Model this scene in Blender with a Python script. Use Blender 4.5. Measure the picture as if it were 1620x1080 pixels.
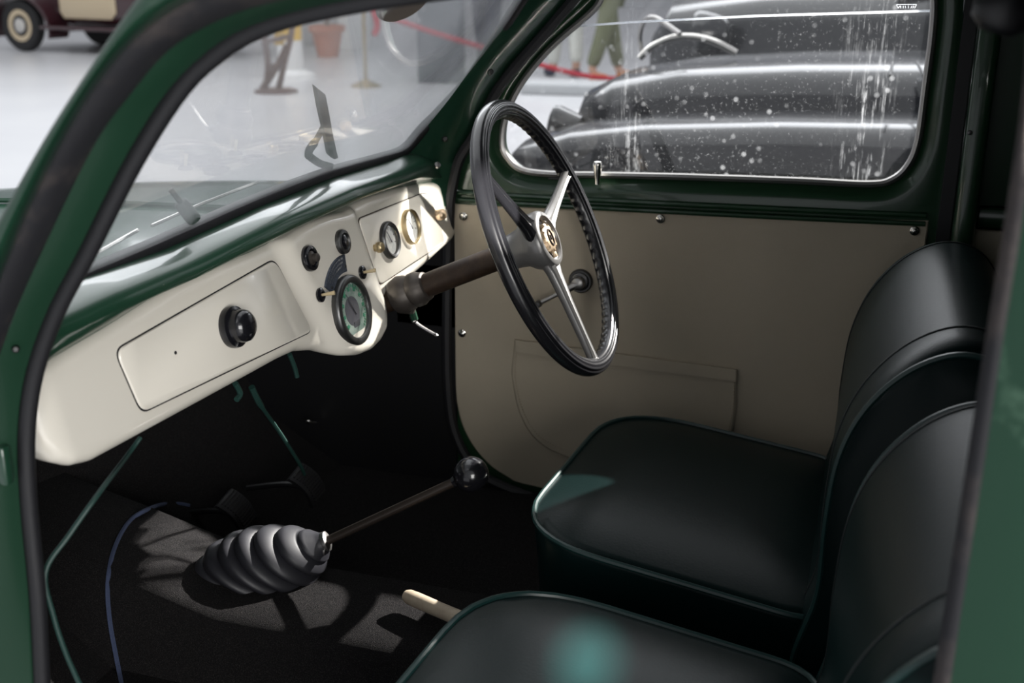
import bpy, bmesh, math, random
from mathutils import Vector, Matrix, Quaternion
random.seed(7)
scene = bpy.context.scene
for o in list(bpy.data.objects): bpy.data.objects.remove(o)
COL = scene.collection
PI = math.pi

# ------------------------------------------------------------------ camera
YAW, PIT, ROL, FPX = 0.307699, 0.320438, 0.0057384, 1824.51
CAM = Vector((0.746054, -0.809788, 0.995739))
_fw = Vector((-math.sin(YAW)*math.cos(PIT), math.cos(YAW)*math.cos(PIT), -math.sin(PIT)))
_r0 = Vector((math.cos(YAW), math.sin(YAW), 0)); _u0 = _r0.cross(_fw)
_r = math.cos(ROL)*_r0 + math.sin(ROL)*_u0; _u = -math.sin(ROL)*_r0 + math.cos(ROL)*_u0
cd = bpy.data.cameras.new('camera'); cam = bpy.data.objects.new('camera', cd); COL.objects.link(cam)
cd.sensor_width = 36; cd.lens = FPX/1620*36; cd.clip_start = .02; cd.clip_end = 200
cd.dof.use_dof = True; cd.dof.focus_distance = 1.62; cd.dof.aperture_fstop = 5.0
cam.matrix_world = Matrix(((_r.x, _u.x, -_fw.x, CAM.x), (_r.y, _u.y, -_fw.y, CAM.y), (_r.z, _u.z, -_fw.z, CAM.z), (0, 0, 0, 1)))
scene.camera = cam

def at(px, py, ax, v):
    """the point of the photograph at (px, py) that lies on the plane ax = v"""
    d = _fw + _r*((px-810)/FPX) + _u*((540-py)/FPX)
    i = 'xyz'.index(ax)
    return CAM + d*((v-CAM[i])/d[i])
def atp(px, py, p0, n):
    d = _fw + _r*((px-810)/FPX) + _u*((540-py)/FPX)
    p0 = Vector(p0); n = Vector(n)
    return CAM + d*(((p0-CAM).dot(n))/d.dot(n))

# ------------------------------------------------------------------ light
scene.view_settings.view_transform = 'Standard'; scene.view_settings.look = 'None'
scene.view_settings.exposure = 0.0; scene.view_settings.gamma = 1.0
scene.view_settings.use_curve_mapping = False
w = bpy.data.worlds.new('hall_light'); scene.world = w; w.use_nodes = True
nt = w.node_tree; nt.nodes.clear()
wo = nt.nodes.new('ShaderNodeOutputWorld'); bg = nt.nodes.new('ShaderNodeBackground')
bg.inputs['Color'].default_value = (0.93, 0.95, 1.0, 1); bg.inputs['Strength'].default_value = 0.55
nt.links.new(bg.outputs[0], wo.inputs[0])

def area(name, loc, target, sx, sy, power, col=(1, 1, 1)):
    l = bpy.data.lights.new(name, 'AREA'); l.shape = 'RECTANGLE'; l.size = sx; l.size_y = sy; l.energy = power; l.color = col
    o = bpy.data.objects.new(name, l); COL.objects.link(o); o.location = loc
    o.rotation_euler = (Vector(target)-Vector(loc)).to_track_quat('-Z', 'Y').to_euler()
    return o
def spot(name, loc, target, ang, power, radius, blend=.15, col=(1, .97, .92)):
    l = bpy.data.lights.new(name, 'SPOT'); l.energy = power; l.spot_size = math.radians(ang); l.spot_blend = blend
    l.shadow_soft_size = radius; l.color = col
    o = bpy.data.objects.new(name, l); COL.objects.link(o); o.location = loc
    o.rotation_euler = (Vector(target)-Vector(loc)).to_track_quat('-Z', 'Y').to_euler()
    return o
area('hall_skylight', (-5, 5, 7), (-5, 5, 0), 14, 10, 800, (.95, .98, 1))
area('side_fill', (4.2, -4.2, 1.5), (0, .3, .5), 4, 2.4, 320, (1, .985, .96))  # added fill light brightening the dash through the open door
# sunbeam from a roof light, falling through the driver window
SUN = Vector((.78, 1.0, .87)).normalized()
def beam(name, x, z, rad, power):
    spot(name, Vector((x, 1.18, z))+SUN*12, (x, 1.18, z), math.degrees(2*math.atan(rad/12)), power, .09, .12)
beam('sunbeam', .62, .62, .31, 40000)
beam('sunbeam_front', .24, .64, .11, 40000)
o = spot('seat_patch_spot', (.9, -2.2, 2.6), (.492, .272, .262), 1.75, 14000, .03, .4); bpy.data.objects['seat_patch_spot'].scale = (.6, 1.0, 1)  # extra spot added to make the light patch on the passenger cushion
spot('dash_patch_spot', (2.3, -2.2, 1.6), (.0, 1.055, .555), 1.9, 4600, .015, .2)  # separate spot added for the bright patch at the dash's driver end
area('hall_windows_far', (-1.5, 10.5, 5.5), (.5, 2, .5), 12, 3, 650, (.93, .96, 1))

# ------------------------------------------------------------------ materials
MATS = {}
def mat(name, col, rough=.5, metal=0., coat=0., bump=None, var=None, spec=None, sheen=0.):
    m = bpy.data.materials.new(name); m.use_nodes = True; t = m.node_tree
    b = t.nodes['Principled BSDF']
    b.inputs['Base Color'].default_value = (*col, 1); b.inputs['Roughness'].default_value = rough
    b.inputs['Metallic'].default_value = metal; b.inputs['Coat Weight'].default_value = coat
    b.inputs['Coat Roughness'].default_value = .06
    if spec is not None: b.inputs['Specular IOR Level'].default_value = spec
    if sheen: b.inputs['Sheen Weight'].default_value = sheen
    tc = None
    if bump or var:
        tc = t.nodes.new('ShaderNodeTexCoord')
    if bump:
        sc, st, dist = bump
        n = t.nodes.new('ShaderNodeTexNoise'); n.inputs['Scale'].default_value = sc; n.inputs['Detail'].default_value = 4
        t.links.new(tc.outputs['Object'], n.inputs['Vector'])
        bp = t.nodes.new('ShaderNodeBump'); bp.inputs['Strength'].default_value = st; bp.inputs['Distance'].default_value = dist
        t.links.new(n.outputs['Fac'], bp.inputs['Height']); t.links.new(bp.outputs[0], b.inputs['Normal'])
    if var:
        sc, col2, lo, hi = var
        n = t.nodes.new('ShaderNodeTexNoise'); n.inputs['Scale'].default_value = sc; n.inputs['Detail'].default_value = 6
        n.inputs['Roughness'].default_value = .65
        t.links.new(tc.outputs['Object'], n.inputs['Vector'])
        r = t.nodes.new('ShaderNodeValToRGB'); r.color_ramp.elements[0].position = lo; r.color_ramp.elements[1].position = hi
        r.color_ramp.elements[0].color = (*col, 1); r.color_ramp.elements[1].color = (*col2, 1)
        t.links.new(n.outputs['Fac'], r.inputs['Fac']); t.links.new(r.outputs['Color'], b.inputs['Base Color'])
    MATS[name] = m
    return m
green = mat('green_paint', (.011, .043, .024), .3, coat=.7)
green_patchy = mat('green_paint_patchy', (.015, .062, .033), .38, coat=.15, spec=.3, var=(9, (.13, .24, .16), .60, .74))  # green mottled with lighter patches
jamb_green = mat('green_jamb_chipped', (.010, .037, .020), .4, coat=.2, spec=.3, var=(22, (.10, .13, .07), .70, .76))
green_door = mat('green_paint_inside', (.010, .040, .016), .33, coat=.5, bump=(160, .05, .002))
cream = mat('cream_enamel', (.74, .70, .62), .22, coat=.6)
beige = mat('beige_leatherette', (.45, .395, .305), .65, bump=(420, .25, .0012), var=(5, (.41, .36, .275), .35, .7), spec=.3)
rubber = mat('black_rubber', (.008, .008, .010), .55)
rubber_worn = mat('worn_rubber', (.010, .010, .013), .7, var=(14, (.07, .055, .05), .5, .8))
carpet = mat('black_carpet', (.009, .0085, .009), .95, bump=(900, .9, .004), var=(700, (.055, .050, .048), .5, .75), spec=.1)
carpet_edge = mat('blue_carpet_binding', (.04, .055, .11), .9, bump=(600, .8, .003))
black_paint = mat('black_trim', (.006, .006, .007), .45)
leather = mat('green_leather', (.0014, .0078, .0076), .37, bump=(260, .12, .0015), coat=.0, spec=.13)
piping = mat('leather_piping', (.007, .028, .026), .36)
stitch = mat('dark_stitching', (.004, .008, .008), .6)
chrome = mat('chrome', (.72, .70, .66), .16, 1.)
dullmetal = mat('dull_metal', (.35, .34, .33), .38, 1., bump=(60, .1, .001))
darkmetal = mat('dark_metal_bezel', (.10, .10, .10), .35, .9)
brass = mat('brass', (.50, .40, .24), .36, 1.)
bronze = mat('bronze_emblem', (.72, .55, .38), .38, .85)
bakelite = mat('black_bakelite', (.007, .007, .009), .2, coat=.3)
rim_black = mat('steering_wheel_black', (.011, .011, .013), .27, coat=.2)
hub_grey = mat('hub_grey', (.23, .225, .22), .34, .55)
column_brown = mat('column_brown_rust', (.028, .017, .011), .5, .3, var=(30, (.07, .045, .027), .45, .8), bump=(90, .2, .001))
darkmetal_brown = mat('dark_brown_metal', (.035, .027, .022), .38, .5)
bracket_mat = mat('cast_bracket', (.08, .07, .062), .45, .6)
plate_blue = mat('plate_blue', (.045, .055, .075), .5, .3, var=(300, (.16, .17, .2), .55, .7))
ivory = mat('ivory_plastic', (.50, .40, .24), .4)
dial_white = mat('dial_white', (.60, .60, .57), .5, var=(40, (.35, .36, .36), .45, .7))
dial_green = mat('dial_grey_green', (.30, .36, .32), .5, var=(26, (.13, .20, .17), .42, .62))
dial_mark = mat('dial_green_marks', (.03, .22, .12), .6)
dial_dark = mat('dial_dark_centre', (.075, .075, .09), .5)
bootrub = mat('boot_rubber', (.013, .013, .017), .5)
wood = mat('pale_handle', (.42, .35, .26), .6, var=(25, (.30, .24, .17), .4, .7))
cable_green = mat('cable_green', (.010, .036, .030), .5)
headliner = mat('headliner', (.25, .22, .17), .9)
black_car = mat('black_car_paint', (.007, .008, .011), .16, spec=.3)
grey_car = mat('dusty_dark_car_paint', (.020, .022, .025), .22, coat=.3)
maroon = mat('maroon_car_paint', (.035, .008, .012), .16, coat=1.)
tan_paint = mat('tan_car_paint', (.52, .42, .28), .3, coat=.5)
tyre = mat('tyre_rubber', (.010, .010, .011), .7)
hall_floor = mat('polished_hall_floor', (.60, .60, .61), .28, var=(.45, (.52, .52, .54), .35, .7), spec=.4)
hall_wall = mat('hall_wall_paint', (.55, .56, .58), .8)
white_paint = mat('white_block_paint', (.75, .75, .75), .7)
grey_paint = mat('grey_block_paint', (.42, .43, .44), .7)
plinth_mat = mat('dark_plinth_grey', (.10, .115, .13), .6)
terracotta = mat('terracotta', (.42, .13, .07), .8)
bark = mat('bark', (.12, .08, .06), .9)
leafm = mat('leaf', (.05, .16, .04), .5)
iron_brown = mat('brown_iron', (.085, .045, .040), .6)
yellow = mat('yellow_paint', (.72, .44, .04), .5)
redp = mat('red_paint', (.45, .04, .04), .5)
rope_red = mat('red_rope', (.38, .02, .035), .8)
skin_m = mat('skin_tone', (.48, .29, .21), .6)
olive = mat('olive_cloth', (.13, .14, .085), .9)
palecloth = mat('pale_cloth', (.55, .56, .52), .9)
navy = mat('navy_cloth', (.03, .035, .06), .9)
bluecloth = mat('blue_cloth', (.10, .22, .45), .9)
orangecl = mat('orange_shoe', (.55, .20, .06), .7)
hair_m = mat('dark_hair', (.03, .02, .015), .7)
mirror_tint = mat('mirror_brown', (.17, .145, .125), .45, .2)  # brown tone stands in for the cabin reflected in the mirror face
wiper_mat = mat('wiper_dark', (.03, .045, .04), .45)
hood_green = mat('bonnet_green', (.030, .090, .055), .15, coat=.35)

def glass_mat(name, haze=.05, haze_col=(.8, .82, .85), dirt=False, tint=(1, 1, 1), refl=1.):
    m = bpy.data.materials.new(name); m.use_nodes = True; t = m.node_tree; t.nodes.clear()
    N = t.nodes.new; L = t.links.new
    out = N('ShaderNodeOutputMaterial'); tr = N('ShaderNodeBsdfTransparent'); tr.inputs[0].default_value = (*tint, 1)
    gl = N('ShaderNodeBsdfGlossy'); gl.inputs['Roughness'].default_value = .02
    lw = N('ShaderNodeLayerWeight'); pw = N('ShaderNodeMath'); pw.operation = 'POWER'; pw.inputs[1].default_value = 5; L(lw.outputs['Facing'], pw.inputs[0])
    fr = N('ShaderNodeMath'); fr.operation = 'MULTIPLY_ADD'; fr.inputs[1].default_value = .90; fr.inputs[2].default_value = .04; L(pw.outputs[0], fr.inputs[0])
    mu = N('ShaderNodeMath'); mu.operation = 'MULTIPLY'; mu.inputs[1].default_value = refl; L(fr.outputs[0], mu.inputs[0])
    mx = N('ShaderNodeMixShader'); L(mu.outputs[0], mx.inputs[0]); L(tr.outputs[0], mx.inputs[1]); L(gl.outputs[0], mx.inputs[2])
    df = N('ShaderNodeBsdfDiffuse'); df.inputs[0].default_value = (*haze_col, 1)
    tl = N('ShaderNodeBsdfTranslucent'); tl.inputs[0].default_value = (*haze_col, 1)
    md = N('ShaderNodeMixShader'); md.inputs[0].default_value = .5; L(df.outputs[0], md.inputs[1]); L(tl.outputs[0], md.inputs[2])
    m2 = N('ShaderNodeMixShader'); L(mx.outputs[0], m2.inputs[1]); L(md.outputs[0], m2.inputs[2])
    tc = N('ShaderNodeTexCoord')
    def noise(sc, lo, hi, amt, vscale=(1, 1, 1), kind='noise'):
        mp = N('ShaderNodeMapping'); mp.inputs['Scale'].default_value = vscale; L(tc.outputs['Object'], mp.inputs['Vector'])
        if kind == 'noise':
            n = N('ShaderNodeTexNoise'); n.inputs['Detail'].default_value = 5; n.inputs['Roughness'].default_value = .6; o = n.outputs['Fac']
        else:
            n = N('ShaderNodeTexVoronoi'); o = n.outputs['Distance']
        n.inputs['Scale'].default_value = sc; L(mp.outputs[0], n.inputs['Vector'])
        r = N('ShaderNodeMapRange'); r.inputs['From Min'].default_value = lo; r.inputs['From Max'].default_value = hi
        r.inputs['To Max'].default_value = amt; L(o, r.inputs['Value'])
        return r.outputs[0]
    def add(a, b):
        k = N('ShaderNodeMath'); k.operation = 'ADD'; L(a, k.inputs[0]); L(b, k.inputs[1]); return k.outputs[0]
    def mul(a, b):
        k = N('ShaderNodeMath'); k.operation = 'MULTIPLY'; L(a, k.inputs[0]); L(b, k.inputs[1]); return k.outputs[0]
    base = noise(3, .2, .8, haze*2)
    if dirt:
        spots = noise(34, .19, .11, .13, (1, 1, 1), 'vor')
        patch = noise(9, .42, .58, 1)
        s = mul(spots, patch)
        fine = mul(noise(170, .60, .72, .16), noise(6, .35, .65, 1))
        # vertical scratch bands left by the window runs
        sep = N('ShaderNodeSeparateXYZ'); L(tc.outputs['Object'], sep.inputs[0])
        def band(c, wd):
            a = N('ShaderNodeMath'); a.operation = 'SUBTRACT'; a.inputs[1].default_value = c; L(sep.outputs[0], a.inputs[0])
            b = N('ShaderNodeMath'); b.operation = 'ABSOLUTE'; L(a.outputs[0], b.inputs[0])
            r = N('ShaderNodeMapRange'); r.inputs['From Min'].default_value = wd; r.inputs['From Max'].default_value = 0
            L(b.outputs[0], r.inputs['Value']); return r.outputs[0]
        streak = mul(noise(60, .50, .70, .28, (4, 1, .16)), noise(90, .45, .6, 1, (1, 1, .5)))
        bands = add(band(.315, .035), band(.715, .055))
        s = add(add(s, fine), mul(streak, bands))
        base = add(base, s)
    cl = N('ShaderNodeClamp'); L(base, cl.inputs[0]); L(cl.outputs[0], m2.inputs[0])
    L(m2.outputs[0], out.inputs[0])
    return m
ws_glass = glass_mat('windscreen_glass', .125, haze_col=(.95, .96, 1), refl=1.3)
side_glass = glass_mat('side_window_glass', .0025, dirt=True)
gauge_glass = glass_mat('gauge_glass', .0, refl=1.2)

pane_mat = bpy.data.materials.new('ground_glass_edge'); pane_mat.use_nodes = True
_t = pane_mat.node_tree; _t.nodes.clear(); _o = _t.nodes.new('ShaderNodeOutputMaterial'); _b = _t.nodes.new('ShaderNodeBsdfTranslucent')
_b.inputs[0].default_value = (.95, .97, 1, 1); _t.links.new(_b.outputs[0], _o.inputs[0])

# ------------------------------------------------------------------ mesh helpers
class MB:
    def __init__(s): s.v = []; s.f = []
    def add(s, vs, fs):
        o = len(s.v); s.v += [tuple(v) for v in vs]; s.f += [tuple(i+o for i in f) for f in fs]
    def loft(s, rings, closed=True, cap=(True, True), cyc=False):
        n = len(rings[0]); vs = [p for r in rings for p in r]; fs = []
        m = len(rings)
        for i in range(m if cyc else m-1):
            a = i*n; b = ((i+1) % m)*n
            for j in range(n if closed else n-1):
                k = (j+1) % n; fs.append((a+j, a+k, b+k, b+j))
        if closed and not cyc:
            if cap[0]: fs.append(tuple(range(n))[::-1])
            if cap[1]: fs.append(tuple((m-1)*n+j for j in range(n)))
        s.add(vs, fs)
    def tube(s, pts, r, n=8, closed=False):
        pts = [Vector(p) for p in pts]; m = len(pts); rings = []; up = None
        for i, p in enumerate(pts):
            a = pts[(i-1) % m] if (closed or i) else p
            b = pts[(i+1) % m] if (closed or i < m-1) else p
            d = (b-a).normalized()
            if up is None:
                up = Vector((0, 0, 1)) if abs(d.z) < .9 else Vector((1, 0, 0))
            sx = d.cross(up).normalized(); up = sx.cross(d).normalized()
            rr = r[i] if isinstance(r, (list, tuple)) else r
            rings.append([p+sx*(math.cos(2*PI*k/n)*rr)+up*(math.sin(2*PI*k/n)*rr) for k in range(n)])
        s.loft(rings, cyc=closed)
    def lathe(s, prof, c, axis, n=32, ref=None):
        """prof: (radius, height) pairs along axis from c"""
        ax = Vector(axis).normalized(); c = Vector(c)
        u = (Vector(ref) if ref else (Vector((0, 0, 1)) if abs(ax.z) < .9 else Vector((1, 0, 0))))
        e1 = (u-ax*u.dot(ax)).normalized(); e2 = ax.cross(e1)
        rings = [[c+ax*h+(e1*math.cos(2*PI*k/n)+e2*math.sin(2*PI*k/n))*max(r, 1e-5) for k in range(n)] for r, h in prof]
        s.loft(rings)
    def box(s, c, size, rot=None, bev=0.0):
        c = Vector(c); hx, hy, hz = [q/2 for q in size]; R = rot or Matrix.Identity(3)
        if bev <= 0:
            vs = [c+R@Vector((x, y, z)) for x in (-hx, hx) for y in (-hy, hy) for z in (-hz, hz)]
            s.add(vs, [(0, 1, 3, 2), (4, 6, 7, 5), (0, 4, 5, 1), (2, 3, 7, 6), (0, 2, 6, 4), (1, 5, 7, 3)])
        else:
            rings = []
            for z, ins in ((-hz, bev), (-hz+bev*.3, bev*.3), (-hz+bev, 0), (hz-bev, 0), (hz-bev*.3, bev*.3), (hz, bev)):
                x2, y2 = hx-ins, hy-ins; ring = []
                for cx, cy, a0 in ((x2-bev, y2-bev, 0), (-x2+bev, y2-bev, 90), (-x2+bev, -y2+bev, 180), (x2-bev, -y2+bev, 270)):
                    for k in range(4):
                        a = math.radians(a0+30*k); ring.append(c+R@Vector((cx+bev*math.cos(a), cy+bev*math.sin(a), z)))
                rings.append(ring)
            s.loft(rings)
    def plate(s, outline, off, inset=.0):
        """closed outline (3D pts) given thickness by vector off, with a small rounded edge"""
        off = Vector(off); P = [Vector(p) for p in outline]
        c = sum(P, Vector())/len(P)
        if inset:
            P2 = [p+(c-p).normalized()*inset for p in P]
            s.loft([P, [p+off*.6 for p in P], [p+off for p in P2]])
        else:
            s.loft([P, [p+off for p in P]])
    def build(s, name, m, parent=None, smooth=True, ang=40, kind=None):
        me = bpy.data.meshes.new(name); me.from_pydata(s.v, [], s.f)
        bm = bmesh.new(); bm.from_mesh(me); bmesh.ops.recalc_face_normals(bm, faces=bm.faces); bm.to_mesh(me); bm.free()
        me.materials.append(m)
        if smooth:
            me.shade_smooth()
            try: me.set_sharp_from_angle(angle=math.radians(ang))
            except Exception: pass
        o = bpy.data.objects.new(name, me); COL.objects.link(o)
        if parent is not None:
            o.parent = parent
            o.matrix_parent_inverse = pmat(parent).inverted()
        if kind: o['kind'] = kind
        return o
def pmat(o):
    m = Matrix.LocRotScale(o.location, o.rotation_euler, o.scale)
    return m if o.parent is None else pmat(o.parent) @ o.matrix_parent_inverse @ m
def tag(o, label, cat, group=None):
    o['label'] = label; o['category'] = cat
    if group: o['group'] = group
    return o
def thing(name, label, cat, loc=(0, 0, 0), rz=0., group=None):
    o = bpy.data.objects.new(name, None); COL.objects.link(o); o.location = loc; o.rotation_euler = (0, 0, rz)
    o.empty_display_size = .05
    return tag(o, label, cat, group)
def struct(o, label=None):
    o['kind'] = 'structure'
    if label: o['label'] = label
    return o
def smooth_path(pts, n=8, closed=False):
    pts = [Vector(p) for p in pts]; out = []; m = len(pts)
    for i in range(m if closed else m-1):
        if closed: p0, p1, p2, p3 = pts[(i-1) % m], pts[i], pts[(i+1) % m], pts[(i+2) % m]
        else: p0, p1, p2, p3 = pts[max(i-1, 0)], pts[i], pts[i+1], pts[min(i+2, m-1)]
        for k in range(n):
            t = k/n
            out.append(.5*((2*p1)+(p2-p0)*t+(2*p0-5*p1+4*p2-p3)*t*t+(3*p1-p0-3*p2+p3)*t**3))
    if not closed: out.append(pts[-1])
    return out
def resample(pts, n):
    pts = [Vector(p) for p in pts]; L = [0]
    for a, b in zip(pts, pts[1:]): L.append(L[-1]+(b-a).length)
    out = []; j = 0
    for i in range(n):
        s = L[-1]*i/(n-1)
        while j < len(pts)-2 and L[j+1] < s: j += 1
        d = L[j+1]-L[j]; out.append(pts[j].lerp(pts[j+1], (s-L[j])/d if d else 0))
    return out
def round_poly(corners, r, k=6):
    """2D polygon with rounded corners"""
    out = []; n = len(corners)
    for i in range(n):
        p = Vector(corners[i]); a = Vector(corners[i-1])-p; b = Vector(corners[(i+1) % n])-p
        ri = r[i] if isinstance(r, (list, tuple)) else r
        a2 = p+a.normalized()*ri; b2 = p+b.normalized()*ri
        for q in range(k+1):
            t = q/k; out.append((1-t)**2*a2+2*t*(1-t)*p+t*t*b2)
    return out
def interp(tab, x):
    if x <= tab[0][0]: return tab[0][1]
    for (a, fa), (b, fb) in zip(tab, tab[1:]):
        if x <= b: return fa+(fb-fa)*(x-a)/(b-a)
    return tab[-1][1]
def sstep(a, b, x):
    t = min(1, max(0, (x-a)/(b-a))); return t*t*(3-2*t)

# ================================================================== SETTING: hall
GZ = -.2
b = MB(); b.box((-8, 8, GZ-.05), (70, 60, .1)); struct(b.build('floor', hall_floor, smooth=False), 'pale polished floor of the exhibition hall')
b = MB(); b.box((-10, 30, 3), (80, .3, 6.5)); struct(b.build('wall_back', hall_wall, smooth=False))

# ================================================================== SETTING: car shell
# floor, tunnel, firewall, kick panels
b = MB(); b.box((.6, .585, -.03), (2.3, 1.19, .05)); car_floor = struct(b.build('floor', carpet, smooth=False), 'black carpeted car floor')
b = MB()
rings = []
for x in (-.52, -.3, -.1, .1, .3, .8, 1.6):
    zt = .10+.10*sstep(-.1, -.5, x)
    yc = .535; h1 = .095; h2 = .125
    rings.append([(x, yc-h2, -.004), (x, yc-h1-.004, zt-.018), (x, yc-h1+.012, zt-.003), (x, yc-.03, zt+.002), (x, yc+.03, zt+.002), (x, yc+h1-.012, zt-.003), (x, yc+h1+.004, zt-.018), (x, yc+h2, -.004)])
b.loft(rings); tunnel = b.build('transmission_tunnel', carpet, car_floor, ang=60)
b = MB()
rings = []
for y in (0.0, .2, .4, .6, .8, 1.0, 1.175):
    rings.append([(-.26, y, -.004), (-.42, y, .09), (-.52, y, .25), (-.53, y, .355), (-.56, y, .355), (-.56, y, -.004)])
b.loft(rings); toe = struct(b.build('wall_front', carpet, ang=30), 'black toe board and bulkhead under the dashboard')
# near kick panel and sill
b = MB(); b.box((-.33, .035, .22), (.50, .02, .56)); struct(b.build('wall_left', carpet, smooth=False), 'dark kick panel beside the near front pillar')
b = MB(); b.box((.8, .0, -.02), (1.9, .05, .06), bev=.015); struct(b.build('trim_1', rubber), 'black sill edge under the open door')
b = MB(); b.box((-.28, 1.185, .21), (.56, .02, .46)); b.box((-.06, 1.185, .45), (.12, .02, .26)); struct(b.build('wall_right', black_paint, smooth=False), 'black kick panel on the driver side')
# carpet binding line
from mathutils.bvhtree import BVHTree
def ray_surface(objs, px, py):
    v = []; f = []
    for o in objs:
        k = len(v); v += [x.co.copy() for x in o.data.vertices]; f += [tuple(q+k for q in p.vertices) for p in o.data.polygons]
    d = (_fw+_r*((px-810)/FPX)+_u*((540-py)/FPX)).normalized()
    return BVHTree.FromPolygons(v, f).ray_cast(CAM, d)[0]
fl_objs = [car_floor, tunnel, toe]
bp = [ray_surface(fl_objs, *p) for p in ((300, 800), (285, 797), (260, 797), (235, 805), (212, 818), (195, 838), (180, 870), (172, 905), (170, 940), (174, 985), (182, 1030), (190, 1070), (198, 1110))]
b = MB(); b.tube(smooth_path([p for p in bp if p], 4), .0036, 6); o = b.build('carpet_binding', carpet_edge, car_floor); o['label'] = 'blue bound edge of the black carpet'

# roof, rear, far side shell
b = MB(); rings = []
for i in range(9):
    y = -.02+1.22*i/8; cr = .05*math.sin(PI*i/8)
    rings.append([(.26, y, 1.0+cr*.5), (.42, y, 1.045+cr), (.8, y, 1.07+cr), (1.3, y, 1.05+cr), (1.62, y, .98+cr*.6),
                  (1.62, y, 1.0+cr*.6), (1.3, y, 1.08+cr), (.8, y, 1.10+cr), (.42, y, 1.075+cr), (.24, y, 1.02+cr*.5)])
b.loft(rings); struct(b.build('ceiling', green_door, ang=50), 'car roof over the cabin')
b = MB(); b.box((1.66, .585, .5), (.06, 1.24, 1.05), bev=.02); struct(b.build('wall_rear', black_paint), 'dark rear of the cabin')
b = MB(); b.box((1.27, 1.215, .5), (.80, .03, 1.05)); rs = struct(b.build('wall_right', green_door, smooth=False), 'dark green inner side behind the driver door')
b = MB(); b.box((1.25, 1.19, .36), (.70, .02, .44), bev=.008); b.build('side_panel', beige, rs)
b = MB(); b.box((1.25, 1.188, .60), (.70, .03, .035), bev=.01); b.build('belt_rail', green_door, rs)

# near rear quarter beside the B pillar (outside frame, closes the cabin)
b = MB(); b.box((1.32, -.02, .5), (.72, .03, 1.05)); struct(b.build('wall_left', green_door, smooth=False))

# ---------------- windscreen plane
WS0 = Vector((-.056, 0, .670)); WSD = Vector((.216, 0, .261)).normalized(); WSN = Vector((-WSD.z, 0, WSD.x))   # normal to the outside (forward and up)
def ws(px, py, off=0.):
    return atp(px, py, WS0+WSN*off, WSN)
ws_loop_px = [(80, 466), (118, 448), (250, 392), (400, 325), (520, 278), (600, 255), (641, 240), (672, 206), (700, 178), (745, 128), (790, 60), (832, -5), (860, -50)]
wl = [ws(*p) for p in ws_loop_px]
near_top = [ws(640, -28), ws(560, -16), ws(460, -2), ws(385, 24), ws(310, 66), ws(240, 140), ws(170, 240), ws(110, 345), ws(75, 430)]
wtop = [ws(820, -62), ws(730, -40)]
ws_loop = smooth_path(wl+wtop+near_top, 5, closed=True)
b = MB(); b.plate(ws_loop, WSN*.004)
wsc = struct(b.build('window_1', ws_glass, smooth=False), 'windscreen glass')
b = MB(); b.tube([p+WSN*.004 for p in ws_loop], .0105, 10, closed=True)
o = b.build('rubber_seal', rubber, wsc)

# ---------------- cowl (green dash top) from the windscreen base down to behind the cream panel
def face(y, z, off=0.):
    return Vector((-.21*(z-.5)+off*.978, y, z+off*.208))
TOPZ = [(.052, .590), (.058, .603), (.075, .609), (.179, .616), (.313, .628), (.417, .629), (.50, .626), (.545, .627), (.60, .634), (.644, .637), (.70, .635), (.752, .630), (.80, .631), (.85, .632), (.97, .626), (1.084, .614), (1.15, .606), (1.175, .594), (1.192, .574), (1.204, .548), (1.210, .528), (1.212, .518)]
BOTZ = [(.052, .545), (.056, .527), (.066, .510), (.082, .500), (.11, .493), (.178, .490), (.421, .480), (.50, .477), (.55, .473), (.60, .459), (.64, .440), (.68, .429), (.72, .424), (.75, .427), (.775, .434), (.795, .448), (.807, .462), (.83, .469), (.866, .471), (.936, .473), (1.037, .480), (1.124, .488), (1.165, .491), (1.190, .498), (1.204, .506), (1.212, .514)]
wsb = [ws(*p) for p in [(60, 470), (118, 445), (250, 395), (400, 328), (520, 281), (600, 258), (641, 243), (665, 243)]]
wsb = sorted(wsb, key=lambda p: p.y)
b = MB(); rings = []
ys = [-.0+1.215*i/40 for i in range(41)]
zt_ws = [(p.y, p.z) for p in wsb]; xt_ws = [(p.y, p.x) for p in wsb]
for y in ys:
    zw = interp(zt_ws, y); xw = interp(xt_ws, y); zt = interp(TOPZ, y)
    xd = -.21*(zt-.5)
    xd += .004
    ring = [(xw-.022, y, zw-.004), (xw-.006, y, zw+.002), (xw+.008, y, zw+.001), (xw+.026, y, zw-.003), (xw+.042, y, zw-.009), (xw+.050, y, zw-.019), (xw+.050, y, zw-.030),
            (xd+.004, y, zt+.010), (xd-.010, y, zt+.002), (xd-.03, y, zt-.03), (xd-.09, y, zt-.05), (xw-.05, y, zw-.05)]
    rings.append(smooth_path(ring, 3))
b.loft(rings)
cowl = struct(b.build('trim_2', green, ang=70), 'glossy green cowl between windscreen and dashboard')

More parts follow.
